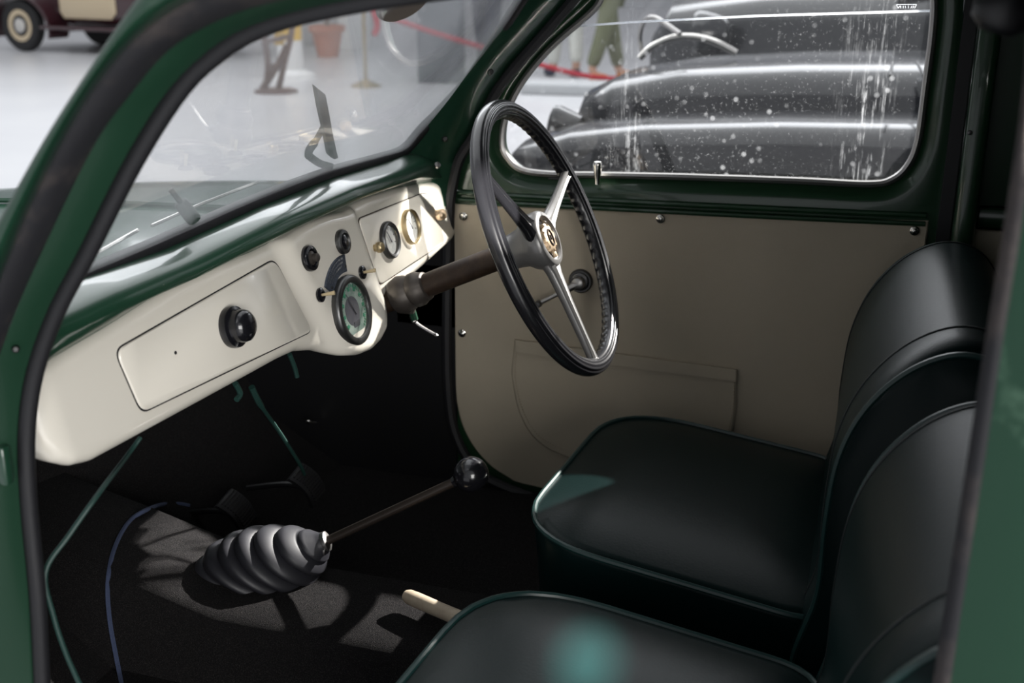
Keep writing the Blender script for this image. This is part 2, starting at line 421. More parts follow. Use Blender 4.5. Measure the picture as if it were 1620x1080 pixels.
# ---------------- near front pillar: green outside, worn black seal, green jamb, round black seal
def pl(px, y): return at(px[0], px[1], 'y', y)
def band(name, c1, y1, c2, y2, m, parent=None, thick=.012, bulge=0., n=60, lift=0.):
    A = resample(smooth_path([pl(p, y1) for p in c1], 8), n); B = resample(smooth_path([pl(p, y2) for p in c2], 8), n)
    rings = []
    for a, c in zip(A, B):
        d = c-a; tocam = (CAM-(a+c)/2).normalized(); nn = tocam
        r = []
        for k in range(7):
            t = k/6; r.append(a+d*t+nn*(bulge*math.sin(PI*t)+lift))
        for k in (6, 3, 0):
            t = k/6; r.append(a+d*t-nn*thick)
        rings.append(r)
    mb = MB(); mb.loft(rings); return mb.build(name, m, parent, ang=50)
C1 = [(-70, 480), (-30, 400), (0, 345), (70, 220), (140, 110), (215, 0), (275, -70)]
C2 = [(-80, 640), (-30, 520), (15, 408), (50, 325), (100, 225), (150, 142), (210, 68), (280, 14), (340, -12), (420, -40)]
C3 = [(-20, 620), (0, 560), (30, 480), (82, 365), (150, 228), (210, 145), (262, 84), (320, 45), (400, 12), (500, -10), (600, -30)]
C4 = [(45, 1110), (38, 950), (25, 800), (20, 690), (30, 590), (62, 480), (115, 380), (190, 236), (255, 138), (310, 78), (370, 40), (450, 16), (560, -6), (650, -22)]
CT = [(68, 1110), (60, 950), (46, 800), (42, 690), (55, 590), (90, 490), (138, 400), (212, 255), (285, 140), (345, 82), (400, 48), (470, 24), (560, 5), (650, -10), (740, -22)]
pillar = band('trim_3', C1, -.075, C2, -.045, green, thick=.02, bulge=.018)
struct(pillar, 'green near front pillar of the open passenger door')
o = band('door_seal', C2, -.045, C3, -.012, rubber_worn, pillar, bulge=.006); o['label'] = 'wide worn black rubber strip'
C3b = [(-25, 1110), (-10, 950), (-20, 800), (-30, 690)]+C3
C4b = C4
o = band('door_jamb', C3b, -.012, CT, .026, green_patchy, pillar, bulge=.003); o.data.materials[0] = jamb_green; o['label'] = 'green jamb with chipped paint'
b = MB(); b.tube(resample(smooth_path([pl(p, .022) for p in CT], 8), 70), .0085, 10); o = b.build('round_seal', rubber, pillar)
b = MB(); b.box(pl((6, 735), .0), (.012, .012, .04), bev=.003); b.build('hinge_plate', green, pillar)
b = MB(); b.lathe([(.0035, -.002), (.0035, .002), (.002, .004), (0, .004)], pl((25, 552), -.004), (.6, -.7, .2), 12); b.build('screw', black_paint, pillar)

# roof rail above the near door
b = MB(); b.tube(smooth_path([(.24, -.03, .995), (.4, -.03, 1.02), (.8, -.025, 1.03), (1.2, -.02, 1.02), (1.6, -.02, .96)], 5), .022, 10)
struct(b.build('trim_4', green), 'green roof rail above the open door')

# ---------------- near rear pillar (right edge of the view)
B0 = [(1632, -80), (1618, 140), (1592, 330), (1555, 560), (1520, 790), (1473, 1095)]
def off(c, dx): return [(x+dx, y) for x, y in c]
bp = band('trim_5', off(B0, 28), -.062, off(B0, 300), -.11, green_patchy, thick=.02, bulge=.006)
struct(bp, 'green near rear pillar with lighter patches')
o = band('pillar_seal', B0, -.055, off(B0, 30), -.062, rubber_worn, bp, bulge=.004); o['label'] = 'dark brown rubber edge strip'
b = MB(); b.box((.875, .03, .45), (.06, .15, 1.1)); b.build('pillar_core', black_paint, bp, smooth=False)
c = at(1592, 8, 'y', .10)
b = MB(); b.lathe([(0, -.02), (.012, -.019), (.020, -.012), (.022, 0), (.018, .010), (.010, .016), (.008, .05), (.008, .06)], c, (.25, -.1, 1), 24)
o = b.build('belt_knob', black_paint, bp); o['label'] = 'dark rounded fitting hanging from the pillar top'

# ---------------- far front pillar
YA = 1.12
F2 = [(652, 252), (682, 212), (735, 148), (792, 66), (830, 8), (865, -50)]
F3 = [(706, 330), (710, 300), (720, 250), (747, 203), (775, 149), (806, 104), (840, 66), (890, 10), (930, -40)]
F4 = [(716, 330), (720, 300), (733, 255), (757, 218), (791, 149), (822, 110), (856, 70), (908, 8), (950, -40)]
F1b = [(622, 262), (638, 246), (672, 204), (717, 148), (774, 66), (812, 8), (847, -50)]
fp = band('trim_6', [(622, 300)]+F1b, 1.098, [(716, 330)]+F3[1:], 1.165, green, thick=.02, bulge=.010)
struct(fp, 'green far front pillar beside the steering wheel')
b = MB(); b.tube(resample(smooth_path([pl(((p[0]+q[0])/2, (p[1]+q[1])/2), 1.165) for p, q in zip(F3, F4)]+[], 6), 40), .010, 8); b.build('door_seal', rubber, fp)
b = MB(); b.tube(smooth_path([at(712, 325, 'y', 1.172), at(708, 420, 'y', 1.172), at(708, 600, 'y', 1.172), at(722, 690, 'y', 1.172), at(765, 752, 'y', 1.172), at(850, 790, 'y', 1.172)], 8), .010, 8); b.build('door_seal', rubber, fp)
for px in ((776, 114), (704, 220)):
    b = MB(); b.lathe([(.0055, -.002), (.005, .003), (.003, .005), (0, .005)], pl(px, 1.116), (.5, -.8, .3), 14); b.build('screw', darkmetal, fp)
b = MB(); b.lathe([(.006, -.002), (.0055, .002), (0, .004)], pl((692, 261), 1.105), (.6, -.6, .5), 14); b.build('rivet', dullmetal, fp)

# ---------------- far door (door_1)
YD = 1.18
def P2(p, y=YD): return Vector((p[0], y, p[1]))
def w2(px, py):
    q = at(px, py, 'y', YD); return (q.x, q.z)
win = [w2(791, 227), w2(799, 250), w2(822, 270), w2(870, 277), w2(970, 279), w2(1097, 282), w2(1268, 288), w2(1375, 293), w2(1413, 285), w2(1438, 261), w2(1453, 222), w2(1464, 142), w2(1475, 57), w2(1478, 0),
       (.79, .985), (.76, 1.005), (.5, 1.01), (.36, .99), (.28, .955), w2(938, 14), w2(870, 74), w2(822, 132), w2(797, 185)]
wloop = smooth_path([P2(p) for p in win], 6, closed=True)
wcen = Vector((.47, YD, .80))
door_out = [(-.01, .545), (.4, .56), (.862, .575), (.86, .75), (.845, .95), (.83, 1.06), (.5, 1.075), (.33, 1.06), w2(908, 8), w2(856, 70), w2(822, 110), w2(791, 149), w2(757, 218), w2(733, 255), w2(720, 300)]
def ray_poly(c, d, poly):
    best = None
    for i in range(len(poly)):
        a = poly[i]; e = poly[(i+1) % len(poly)]
        ex, ez = e[0]-a[0], e[1]-a[1]; den = d[0]*ez-d[1]*ex
        if abs(den) < 1e-9: continue
        t = ((a[0]-c[0])*ez-(a[1]-c[1])*ex)/den; s = ((a[0]-c[0])*d[1]-(a[1]-c[1])*d[0])/den
        if t > 0 and -1e-6 <= s <= 1+1e-6 and (best is None or t > best): best = t
    return best
wl2 = [(p.x, p.z) for p in wloop]
NA = len(wloop); rings = [[], [], [], [], [], [], [], []]
for k in range(NA):
    p = wloop[int(k*len(wloop)/NA)]
    # outward in-plane direction
    q0 = wloop[(int(k*len(wloop)/NA)-1) % len(wloop)]; q1 = wloop[(int(k*len(wloop)/NA)+1) % len(wloop)]
    t = (q1-q0).normalized(); nrm = Vector((t.z, 0, -t.x))
    if nrm.dot(p-wcen) < 0: nrm = -nrm
    d = (p-wcen); d = (d.x, d.z); L = math.hypot(*d); d = (d[0]/L, d[1]/L)
    tt = max(ray_poly((wcen.x, wcen.z), d, door_out), L+.02)
    out = Vector((wcen.x+d[0]*tt, YD, wcen.z+d[1]*tt))
    gap = (out-p).length
    w1 = min(.030, gap*.8)
    rings[0].append(p+nrm*.004+Vector((0, .05, 0)))
    rings[1].append(p+nrm*.006+Vector((0, .012, 0)))
    rings[2].append(p+nrm*w1*.55+Vector((0, .006, 0)))
    rings[3].append(p+nrm*w1*.75+Vector((0, -.004, 0)))
    rings[4].append(p+nrm*w1+Vector((0, -.006, 0)))
    rings[5].append((p+nrm*w1).lerp(out, .5)+Vector((0, -.002, 0)))
    rings[6].append(out.copy())
    rings[7].append(out+Vector((0, .05, 0)))
b = MB(); b.loft(rings, cap=(False, False))
door = struct(b.build('door_1', green_door, ang=60), 'green driver door with cream trim panel on the far side')
# belt ridges
for (h, r) in ((-.006, .005), (-.020, .0045)):
    b = MB(); b.tube(smooth_path([at(722, 309, 'y', YD-.004)+Vector((0, 0, h+.012)), at(900, 318, 'y', YD-.006)+Vector((0, 0, h+.010)), at(1200, 333, 'y', YD-.006)+Vector((0, 0, h+.010)), at(1465, 343, 'y', YD-.004)+Vector((0, 0, h+.008))], 6), r, 8)
    b.build('belt_ridge', green_door, door)
# chrome window frame, glass
b = MB(); b.tube([p+Vector((0, .012, 0)) for p in wloop], .0062, 8, closed=True); o = b.build('window_trim', dullmetal, door); o['label'] = 'dull chrome window surround'
b = MB(); b.plate([p+Vector((0, .022, 0)) for p in wloop], (0, .004, 0)); win2 = struct(b.build('window_2', side_glass, smooth=False), 'scratched driver door window')
# the bright top edge of the lowered pane
b = MB(); b.tube([at(862, 45, 'y', YD+.016), at(1000, 35, 'y', YD+.016), at(1200, 25, 'y', YD+.016), at(1475, 17, 'y', YD+.016)], .0021, 6); b.build('pane_edge', pane_mat, win2)
# maker's stamp in the glass: small outlined mark, its lettering too worn to read
b = MB()
def mk(px, py): return at(px, py, 'y', YD+.019)
for seg in (((1418, 7), (1450, 7)), ((1418, 7), (1421, 13)), ((1450, 7), (1447, 13)), ((1421, 13), (1424, 9)), ((1425, 13), (1425, 9)), ((1429, 13), (1429, 9)), ((1433, 13), (1432, 9)), ((1437, 13), (1437, 9)), ((1441, 13), (1443, 9)), ((1444, 13), (1446, 9))):
    b.tube([mk(*seg[0]), mk(*seg[1])], .0004, 4)
b.build('glass_stamp', pane_mat, win2)
# trim card
card2 = [w2(718, 322), w2(900, 330), w2(1095, 336), w2(1300, 343), w2(1470, 348), w2(1460, 420), (.835, .30), (.80, .05), (.60, -.01), w2(860, 772), w2(800, 752), w2(762, 722), w2(735, 680), w2(722, 630), w2(719, 560), w2(719, 440)]
card_loop = [P2(p, YD+.004) for p in card2]
card_s = card_loop[:5]+[c for c in smooth_path(card_loop[5:], 4)]
b = MB(); b.plate(card_s, (0, -.007, 0), .003); card = b.build('trim_card', beige, door, ang=25)
b = MB(); b.box((.43, YD+.03, .27), (.87, .05, .62)); b.build('door_lower_panel', green_door, door, smooth=False)
# map pocket
def pk(px, py, dy=0.): return at(px, py, 'y', YD-.004-dy*2)
pk_loop = [pk(815, 537), pk(930, 553), pk(1050, 569), pk(1166, 584), pk(1165, 640), pk(1156, 690), pk(1120, 740), pk(1000, 745), pk(900, 722), pk(850, 695), pk(822, 650), pk(810, 590)]
b = MB(); b.plate(pk_loop[:4]+smooth_path(pk_loop[4:], 4), (0, -.006, 0), .0035); pocket = b.build('map_pocket', beige, door, ang=30)
b = MB(); b.plate([pk(815, 537, .0035), pk(930, 553, .0035), pk(1050, 569, .0035), pk(1166, 584, .0035), pk(1165, 603, .0035), pk(1050, 588, .0035), pk(930, 572, .0035), pk(816, 556, .0035)], (0, -.003, 0), .0015); b.build('pocket_hem', beige, pocket, ang=30)
st = MB()
def dashes(mb, pts, r, ln=.0032, gap=.0022):
    pts = smooth_path(pts, 8); tot = sum((q-p).length for p, q in zip(pts, pts[1:])); n = max(2, int(tot/(ln+gap)))
    q = resample(pts, n*2)
    for i in range(0, n*2-1, 2): mb.tube([q[i], q[i+1]], r, 4)
dashes(st, [pk(1161, 590, .004), pk(1160, 640, .004), pk(1152, 685, .0045)], .0009)
dashes(st, [pk(819, 545, .004), pk(815, 595, .004), pk(827, 648, .004), pk(853, 690, .004), pk(900, 716, .0045)], .0009)
st.build('stitching', wood, pocket)
for px in ((733, 342), (1045, 346), (1447, 365), (731, 527)):
    c = at(px[0], px[1], 'y', YD-.005)
    b = MB(); b.lathe([(.0078, 0), (.0078, .0012), (.006, .0022), (.0055, .0016), (.0048, .0038), (.002, .0052), (0, .0054)], c, (0, -1, 0), 18); s_ = b.build('screw', chrome, door)
    b = MB(); b.box(c+Vector((0, -.0053, 0)), (.007, .0006, .001), Matrix.Rotation(.6, 3, 'Y')); b.build('screw_slot', black_paint, s_, smooth=False)
# window winder
c = at(919, 444, 'y', YD-.004); k0 = at(852, 480, 'y', YD-.045)
b = MB(); b.lathe([(.0225, 0), (.0225, .003), (.020, .006), (.0175, .006), (.0165, .009), (.013, .011), (0, .011)], c, (0, -1, 0), 28); crank = b.build('window_crank', darkmetal, door)
h0 = c+Vector((0, -.022, 0)); h1 = k0
b = MB(); b.lathe([(.0115, .008), (.012, .018), (.011, .027), (.006, .030), (0, .030)], c, (0, -1, 0), 20); b.tube([h0, h0.lerp(h1, .25), h0.lerp(h1, .5), h1], [.0085, .0065, .0045, .004], 10)
b.build('crank_arm', dullmetal, crank)
b = MB(); b.lathe([(0, -.006), (.005, -.005), (.0072, 0), (.0072, .008), (.005, .013), (0, .014)], h1+Vector((0, .003, 0)), (0, -1, 0), 16); b.build('crank_knob', darkmetal, crank)
# locking knob and its slot
c = at(945, 286, 'y', YD-.010)
b = MB(); b.lathe([(.0045, -.006), (.0045, .004), (.0062, .012), (.0080, .028), (.0080, .031), (.006, .0345), (0, .0355)], c, (0, -.05, 1), 20); o = b.build('lock_knob', chrome, door); o['label'] = 'chrome tapered lock knob'
b = MB(); b.box(at(885, 283, 'y', YD-.007), (.042, .002, .004), bev=.0008); b.build('sill_slot', black_paint, door)

# ---------------- far rear pillar
b = MB(); b.box((.858, 1.178, .50), (.02, .03, 1.08)); bf = struct(b.build('trim_7', rubber, smooth=False), 'black seal on the far rear pillar')
b = MB(); b.box((.888, 1.165, .50), (.034, .05, 1.1), bev=.012); b.build('pillar_post', green_door, bf)
b = MB(); b.lathe([(.004, -.001), (.0035, .002), (0, .003)], at(1534, 210, 'y', 1.139), (0, -1, 0), 12); b.build('screw', darkmetal, bf)

# ================================================================== DASHBOARD
def bulge(y, z):
    yl = .560+(.61-z)*.50; yr = .782+(.62-z)*.22
    return .016*sstep(yl-.018, yl+.018, y)-.013*sstep(yr-.010, yr+.014, y)
def dface(y, z, off=0.):
    p = face(y, z, off); p.x += bulge(y, z); return p
dash = thing('dashboard', 'cream enamel dashboard with gauges and glove box in front of both seats', 'dashboard', (0, .6, .5))
b = MB(); rings = []
Y0, Y1 = .052, 1.212
ys = []
for i in range(15): ys.append(Y0+.035*(1-math.cos(PI/2*i/14)))
for i in range(1, 130): ys.append(Y0+.035+(Y1-Y0-.07)*i/130)
for i in range(15): ys.append(Y1-.035+.035*math.sin(PI/2*i/14))
for y in ys:
    zt, zb = interp(TOPZ, y), interp(BOTZ, y)
    if zt-zb < .004: zt = zb+.004
    d = min(y-Y0, Y1-y); R = .035
    back = 0 if d >= R else (R-math.sqrt(max(0, R*R-(R-d)**2)))*(.6 if y < .6 else .35)
    r = min(.016, (zt-zb)*.42)
    ring = []
    flare = .012*sstep(.47, .43, zb)
    def fx(z): 
        q = dface(y, z); return q.x-back+flare*sstep(.52, .43, z)
    ring.append((fx(zt)-.06, y, zt-.002)); ring.append((fx(zt)-.03, y, zt))
    for k in range(6):
        a = PI/2*k/5; ring.append((fx(zt-r)-r*.9+r*.9*math.sin(a)-.21*0, y, zt-r+r*math.cos(a)))
    for k in range(1, 12):
        z = (zt-r)+(zb+r-(zt-r))*k/12; ring.append((fx(z), y, z))
    for k in range(6):
        a = PI/2*k/5; ring.append((fx(zb+r)-r*.9+r*.9*math.cos(a), y, zb+r-r*math.sin(a)))
    ring.append((fx(zb)-.03, y, zb+.001)); ring.append((fx(zb)-.05, y, zb+.004))
    rings.append(ring)
b.loft(rings); b.build('panel', cream, dash, ang=80)
DN = Vector((.978, 0, .208)); DU = Vector((-.208, 0, .978))
def dash_plate(mb, corners, rad, offs, th, inset=.0015, k=6):
    pts = [dface(p.x, p.y, offs) for p in round_poly(corners, rad, k)]
    # subdivide edges so the plate follows the panel
    out = []
    n = len(pts)
    for i in range(n):
        a, c = pts[i], pts[(i+1) % n]; m_ = max(1, int((c-a).length/.02))
        for q in range(m_): out.append(a.lerp(c, q/m_))
    mb.plate(out, DN*th, inset)
def grow(cs, d):
    cx = sum(c[0] for c in cs)/4; cy = sum(c[1] for c in cs)/4
    return [(c[0]+d*(1 if c[0] > cx else -1), c[1]+d*(1 if c[1] > cy else -1)) for c in cs]
lidc = [(.182, .592), (.540, .607), (.590, .492), (.196, .517)]
lrad = [.016, .018, .014, .014]
b = MB(); dash_plate(b, grow(lidc, .0016), lrad, -.002, .0026, 0); b.build('lid_gap', black_paint, dash, smooth=False)
b = MB(); dash_plate(b, lidc, lrad, -.001, .0040, .002); lid = b.build('glove_box_lid', cream, dash, ang=60)
c = face(.398, .554, .003)
b = MB(); b.lathe([(.0265, 0), (.0272, .005), (.0262, .009), (.0215, .011), (.0205, .014), (.021, .019), (.0195, .0245), (.0145, .029), (.007, .0315), (0, .032)], c, DN, 40); o = b.build('lid_knob', bakelite, lid); o['label'] = 'black mushroom knob'
b = MB(); b.lathe([(.0022, 0), (.0022, .0008), (0, .0008)], face(.278, .559, .0028), DN, 12); b.build('keyhole', black_paint, lid)
rpc = [(.799, .609), (1.090, .600), (1.118, .503), (.822, .499)]
rr = [.014, .03, .018, .012]
b = MB(); dash_plate(b, grow(rpc, .0014), rr, -.001, .0022, 0); b.build('panel_gap', column_brown, dash, smooth=False)
b = MB(); dash_plate(b, rpc, rr, 0, .0035, .002); gp = b.build('gauge_panel', cream, dash, ang=60)

def dpos(px, py, b):
    p = atp(px, py, (b, 0, .5), DN); return p.y, p.z
def gauge(y, z, R, name, bez, dialm, base=.0, big=False, f=.79):
    c = dface(y, z, base)
    mb = MB(); mb.lathe([(R*1.0, -.004), (R*1.02, .003), (R*.99, .0075), (R*(f+1)/2*1.03, .0095), (R*(f+.01), .008), (R*(f-.01), .004), (R*(f-.01), .002)], c, DN, 48)
    g = mb.build(name, bez, dash, ang=50)
    mb = MB(); mb.lathe([(R*f, .0012), (R*f, .0035), (0, .0036)], c, DN, 40); mb.build('dial', dialm, g)
    mb = MB(); mb.lathe([(R*f, .0065), (R*f*.76, .0098), (R*f*.38, .0118), (0, .0124)], c, DN, 32); mb.build('gauge_glass', gauge_glass, g)
    e1, e2 = Vector((0, 1, 0)), DU
    mb = MB()
    if big:
        for k in range(9):
            a = math.radians(215-30.5*k); q = c+(e1*math.cos(a)+e2*math.sin(a))*R*.62+DN*.0040
            mb.box(q, (.0012, .006, .005), Matrix((DN, e1*math.cos(a)+e2*math.sin(a), -e1*math.sin(a)+e2*math.cos(a))).transposed())
            for j in range(3):
                a2 = a-math.radians(30.5*(j+1)/4); q = c+(e1*math.cos(a2)+e2*math.sin(a2))*R*.70+DN*.0040
                mb.box(q, (.0012, .005, .0012), Matrix((DN, e1*math.cos(a2)+e2*math.sin(a2), -e1*math.sin(a2)+e2*math.cos(a2))).transposed())
        mb.build('dial_marks', dial_mark, g, smooth=False)
        mb = MB(); mb.lathe([(R*.42, .0036), (R*.42, .0042), (0, .0044)], c-e1*.004, DN, 28)
        mb.box(c+DN*.0042-DU*.021, (.0012, .018, .009)); mb.build('dial_centre', dial_dark, g)
    else:
        for k in range(7):
            a = math.radians(200-36.6*k); q = c+(e1*math.cos(a)+e2*math.sin(a))*R*.62+DN*.0038
            mb.box(q, (.0008, .004, .0011), Matrix((DN, e1*math.cos(a)+e2*math.sin(a), -e1*math.sin(a)+e2*math.cos(a))).transposed())
        mb.build('dial_marks', dial_dark, g, smooth=False)
    mb = MB(); a = math.radians(118); d = e1*math.cos(a)+e2*math.sin(a)
    mb.tube([c+DN*.0055-d*R*.15, c+DN*.0055+d*R*.6], [.0011, .0005], 6); mb.build('needle', dial_dark, g)
    return g
o = gauge(*dpos(559, 492, .023), .0525, 'speedometer', darkmetal, dial_green, .004, True); o['label'] = 'large round grey speedometer with green marks'
o = gauge(*dpos(617, 381, .010), .0305, 'round_gauge', darkmetal, dial_white, .0035); o['label'] = 'round gauge with grey bezel'
o = gauge(*dpos(650, 360, .010), .0300, 'round_gauge', brass, dial_white, .0035, f=.90); o['label'] = 'round gauge with thin brass bezel, nearest the driver door'
def knobset(y, z, R, name, prof, m, label=None, base=.0):
    mb = MB(); mb.lathe(prof, dface(y, z, base), DN, 24); o = mb.build(name, m, dash, ang=50)
    if label: o['label'] = label
    return o
ringp = lambda R: [(R, 0), (R*1.02, .004), (R*.95, .0075), (R*.72, .0085), (R*.66, .006), (R*.62, .003), (0, .003)]
iy, iz = dpos(489, 409, .018); ly, lz = dpos(541, 383, .018)
k = knobset(iy, iz, .0185, 'ignition_switch', ringp(.0185), bakelite)
b = MB(); b.lathe([(.010, .002), (.010, .007), (.006, .009), (.006, .016), (.004, .0175), (0, .0178)], dface(iy, iz), DN, 18); b.build('switch_key', bracket_mat, k)
k = knobset(ly, lz, .0185, 'light_switch', ringp(.0185), darkmetal)
b = MB(); b.lathe([(.0125, .002), (.0125, .006), (.009, .0085), (.004, .010), (0, .0105)], dface(ly, lz), DN, 18); b.build('switch_centre', bakelite, k)
for y, z in (dpos(508, 467, .018), dpos(572, 431, .016)):
    k = knobset(y, z, .010, 'toggle_switch', [(.0105, 0), (.0105, .003), (.008, .005), (.005, .0055), (.0045, .003), (0, .003)], bakelite)
    c = dface(y, z); b = MB(); b.tube([c+DN*.003, c+DN*.012+Vector((0, .0015, 0)), c+DN*.022+Vector((0, .004, 0))], [.002, .0026, .0032], 10); b.build('toggle_lever', ivory, k)
knobset(*dpos(594, 393, .008), .008, 'pull_knob', [(.006, 0), (.006, .004), (.0085, .006), (.009, .011), (.007, .015), (0, .016)], brass, 'small brass pull knob', .003)
knobset(*dpos(690, 341, .006), .012, 'pull_knob', [(.0075, 0), (.0075, .005), (.010, .006), (.0105, .012), (.0095, .018), (.0075, .0205), (0, .021)], bronze, 'round brass knob at the driver end')
# curved maker's plate over the speedometer
mb = MB(); cc = dface(*dpos(559, 492, .018))
def pa(r, a): return cc+(Vector((0, 1, 0))*math.cos(math.radians(a))+DU*math.sin(math.radians(a)))*r
outl = [pa(.085, a) for a in range(80, 146, 6)]+[pa(.0595, a) for a in range(140, 78, -6)]
mb.plate(outl, DN*.0025, .001); pt = mb.build('curved_plate', plate_blue, dash, ang=30); pt['label'] = 'blue-grey curved plate with worn lettering'
mb = MB(); random.seed(3)
for rr_, a0, a1 in ((.0805, 88, 134), (.075, 90, 132), (.070, 94, 130)):
    a = a0
    while a < a1:
        da = random.uniform(1.2, 3.0)
        mb.tube([pa(rr_-.0012, a)+DN*.0027, pa(rr_+.0012, a+random.uniform(-.4, .4))+DN*.0027], .0003, 4); a += da
mb.build('worn_lettering', dullmetal, pt)
for a in (84, 134):
    mb = MB(); mb.lathe([(.0025, 0), (.002, .0012), (0, .0014)], pa(.068, a)+DN*.0025, DN, 10); mb.build('rivet', black_paint, pt)

# ================================================================== STEERING
WC = Vector((.278, .853, .591)); WT = .433
WNv = Vector((math.cos(WT), 0, math.sin(WT))); We1 = Vector((0, 1, 0)); We2 = WNv.cross(We1)
sw = thing('steering_wheel', 'black three-spoke steering wheel with bronze emblem at its centre', 'steering wheel', WC)
RM = .2085; rr0 = .0138
mb = MB(); rings = []
NS = 384
for i in range(NS):
    a = 2*PI*i/NS; rad = We1*math.cos(a)+We2*math.sin(a); ring = []
    for j in range(56):
        ph = 2*PI*j/56     # 0 outward, 90deg towards driver
        r = rr0; pd = math.degrees(ph)
        if 35 <= pd <= 145: r -= .0014*(.5-.5*math.cos((pd-35)/110*2*PI*4))
        if 165 <= pd <= 250:
            r += .0019*max(0, math.sin(72*a))*math.sin(math.radians((pd-165)/85*180))
        ring.append(WC+rad*(RM+r*math.cos(ph))+WNv*(r*math.sin(ph)))
    rings.append(ring)
mb.loft(rings, cyc=True); mb.build('rim', rim_black, sw, ang=60)
for ia, a in enumerate((20, 141, 258)):
    a = math.radians(a); d = We1*math.cos(a)+We2*math.sin(a); tng = WNv.cross(d)
    mb = MB(); rings = []
    for t, wd, th in ((.026, .030, .013), (.040, .022, .0125), (.055, .0145, .011), (.10, .0105, .009), (.16, .0085, .008), (.19, .0085, .008), (.203, .0115, .0085)):
        c = WC+d*t+WNv*(-.020*max(0, 1-t/.2)+.002)
        ring = []
        for j in range(18):
            ph = 2*PI*j/18; x = math.cos(ph)*wd; z = math.sin(ph)*th
            if z > 0: z = th*(.72+.18*math.cos(x/wd*PI*4.2)) if abs(x) < wd*.93 else z
            ring.append(c+tng*x+WNv*z)
        rings.append(ring)
    mb.loft(rings); o = mb.build('spoke', hub_grey if ia != 1 else rim_black, sw, ang=50)
    if ia != 1: o['label'] = 'grey metal fluted spoke'
mb = MB(); mb.lathe([(.021, -.085), (.026, -.083), (.028, -.060), (.031, -.045), (.040, -.034), (.046, -.020), (.046, -.010), (.0445, -.004), (.042, -.001), (.036, 0), (.034, -.003), (.033, -.014), (0, -.014)], WC, WNv, 44)
hub = mb.build('hub', hub_grey, sw, ang=45)
mb = MB(); mb.lathe([(.0325, -.013), (.0325, -.009), (.028, -.008), (0, -.008)], WC, WNv, 32); mb.build('horn_recess', bakelite, hub)
# bronze emblem: toothed ring with a raised oval and a tab below
mb = MB(); ring0, ring1, ring2 = [], [], []
for k in range(64):
    a = 2*PI*k/64; r = .0215+.0018*(1 if math.cos(8*a) > 0 else -1)
    d = We1*math.cos(a)+We2*math.sin(a)
    ring0.append(WC+d*r-WNv*.008); ring1.append(WC+d*r-WNv*.001); ring2.append(WC+d*(r-.002)+WNv*.0005)
mb.loft([ring0, ring1, ring2]); mb.box(WC-We2*.0255-WNv*.004, (.006, .008, .012), Matrix((WNv, We1, We2)).transposed(), bev=.0015); emb = mb.build('horn_emblem', bronze, hub, ang=40)
mb = MB(); mb.tube([WC+WNv*.0012+We1*(.0085*math.cos(2*PI*k/32))+We2*(.0125*math.sin(2*PI*k/32)) for k in range(32)], .0016, 6, closed=True); mb.tube([WC+WNv*.0012+We2*.004, WC+WNv*.0012-We2*.004], .0014, 6); mb.build('emblem_relief', column_brown, emb)
# column
colm = thing('steering_column', 'worn brown steering column running from the dashboard to the wheel hub', 'steering column', WC-WNv*.32)
mb = MB(); mb.lathe([(.0195, -.62), (.0195, -.252), (.0195, -.084), (.012, -.083)], WC, WNv, 28); mb.build('column_tube', column_brown, colm)
mb = MB(); mb.lathe([(.020, -.290), (.028, -.285), (.032, -.272), (.030, -.262), (.026, -.254), (.0285, -.250), (.0285, -.240), (.025, -.234), (.023, -.226), (.0195, -.224)], WC, WNv, 32); mb.box(WC-WNv*.262+Vector((0, 0, -.027)), (.022, .016, .016), bev=.004); mb.build('column_bracket', bracket_mat, colm)
mb = MB(); q = at(640, 478, 'y', .86)
mb.tube(smooth_path([at(612, 478, 'y', .90), at(628, 468, 'y', .88), at(646, 474, 'y', .86), at(652, 492, 'y', .86), at(656, 506, 'y', .86)], 6), .0062, 8); o = mb.build('lever_elbow', green, colm)
mb = MB(); mb.tube(smooth_path([at(652, 498, 'y', .86), at(658, 510, 'y', .86), at(672, 520, 'y', .86), at(688, 529, 'y', .86)], 6), [.0055]*6+[.003]*7+[.003]*5+[.0035], 8); mb.lathe([(0, -.004), (.004, 0), (0, .004)], at(690, 530, 'y', .86), (0, 0, 1), 12); mb.build('control_lever', dullmetal, colm)

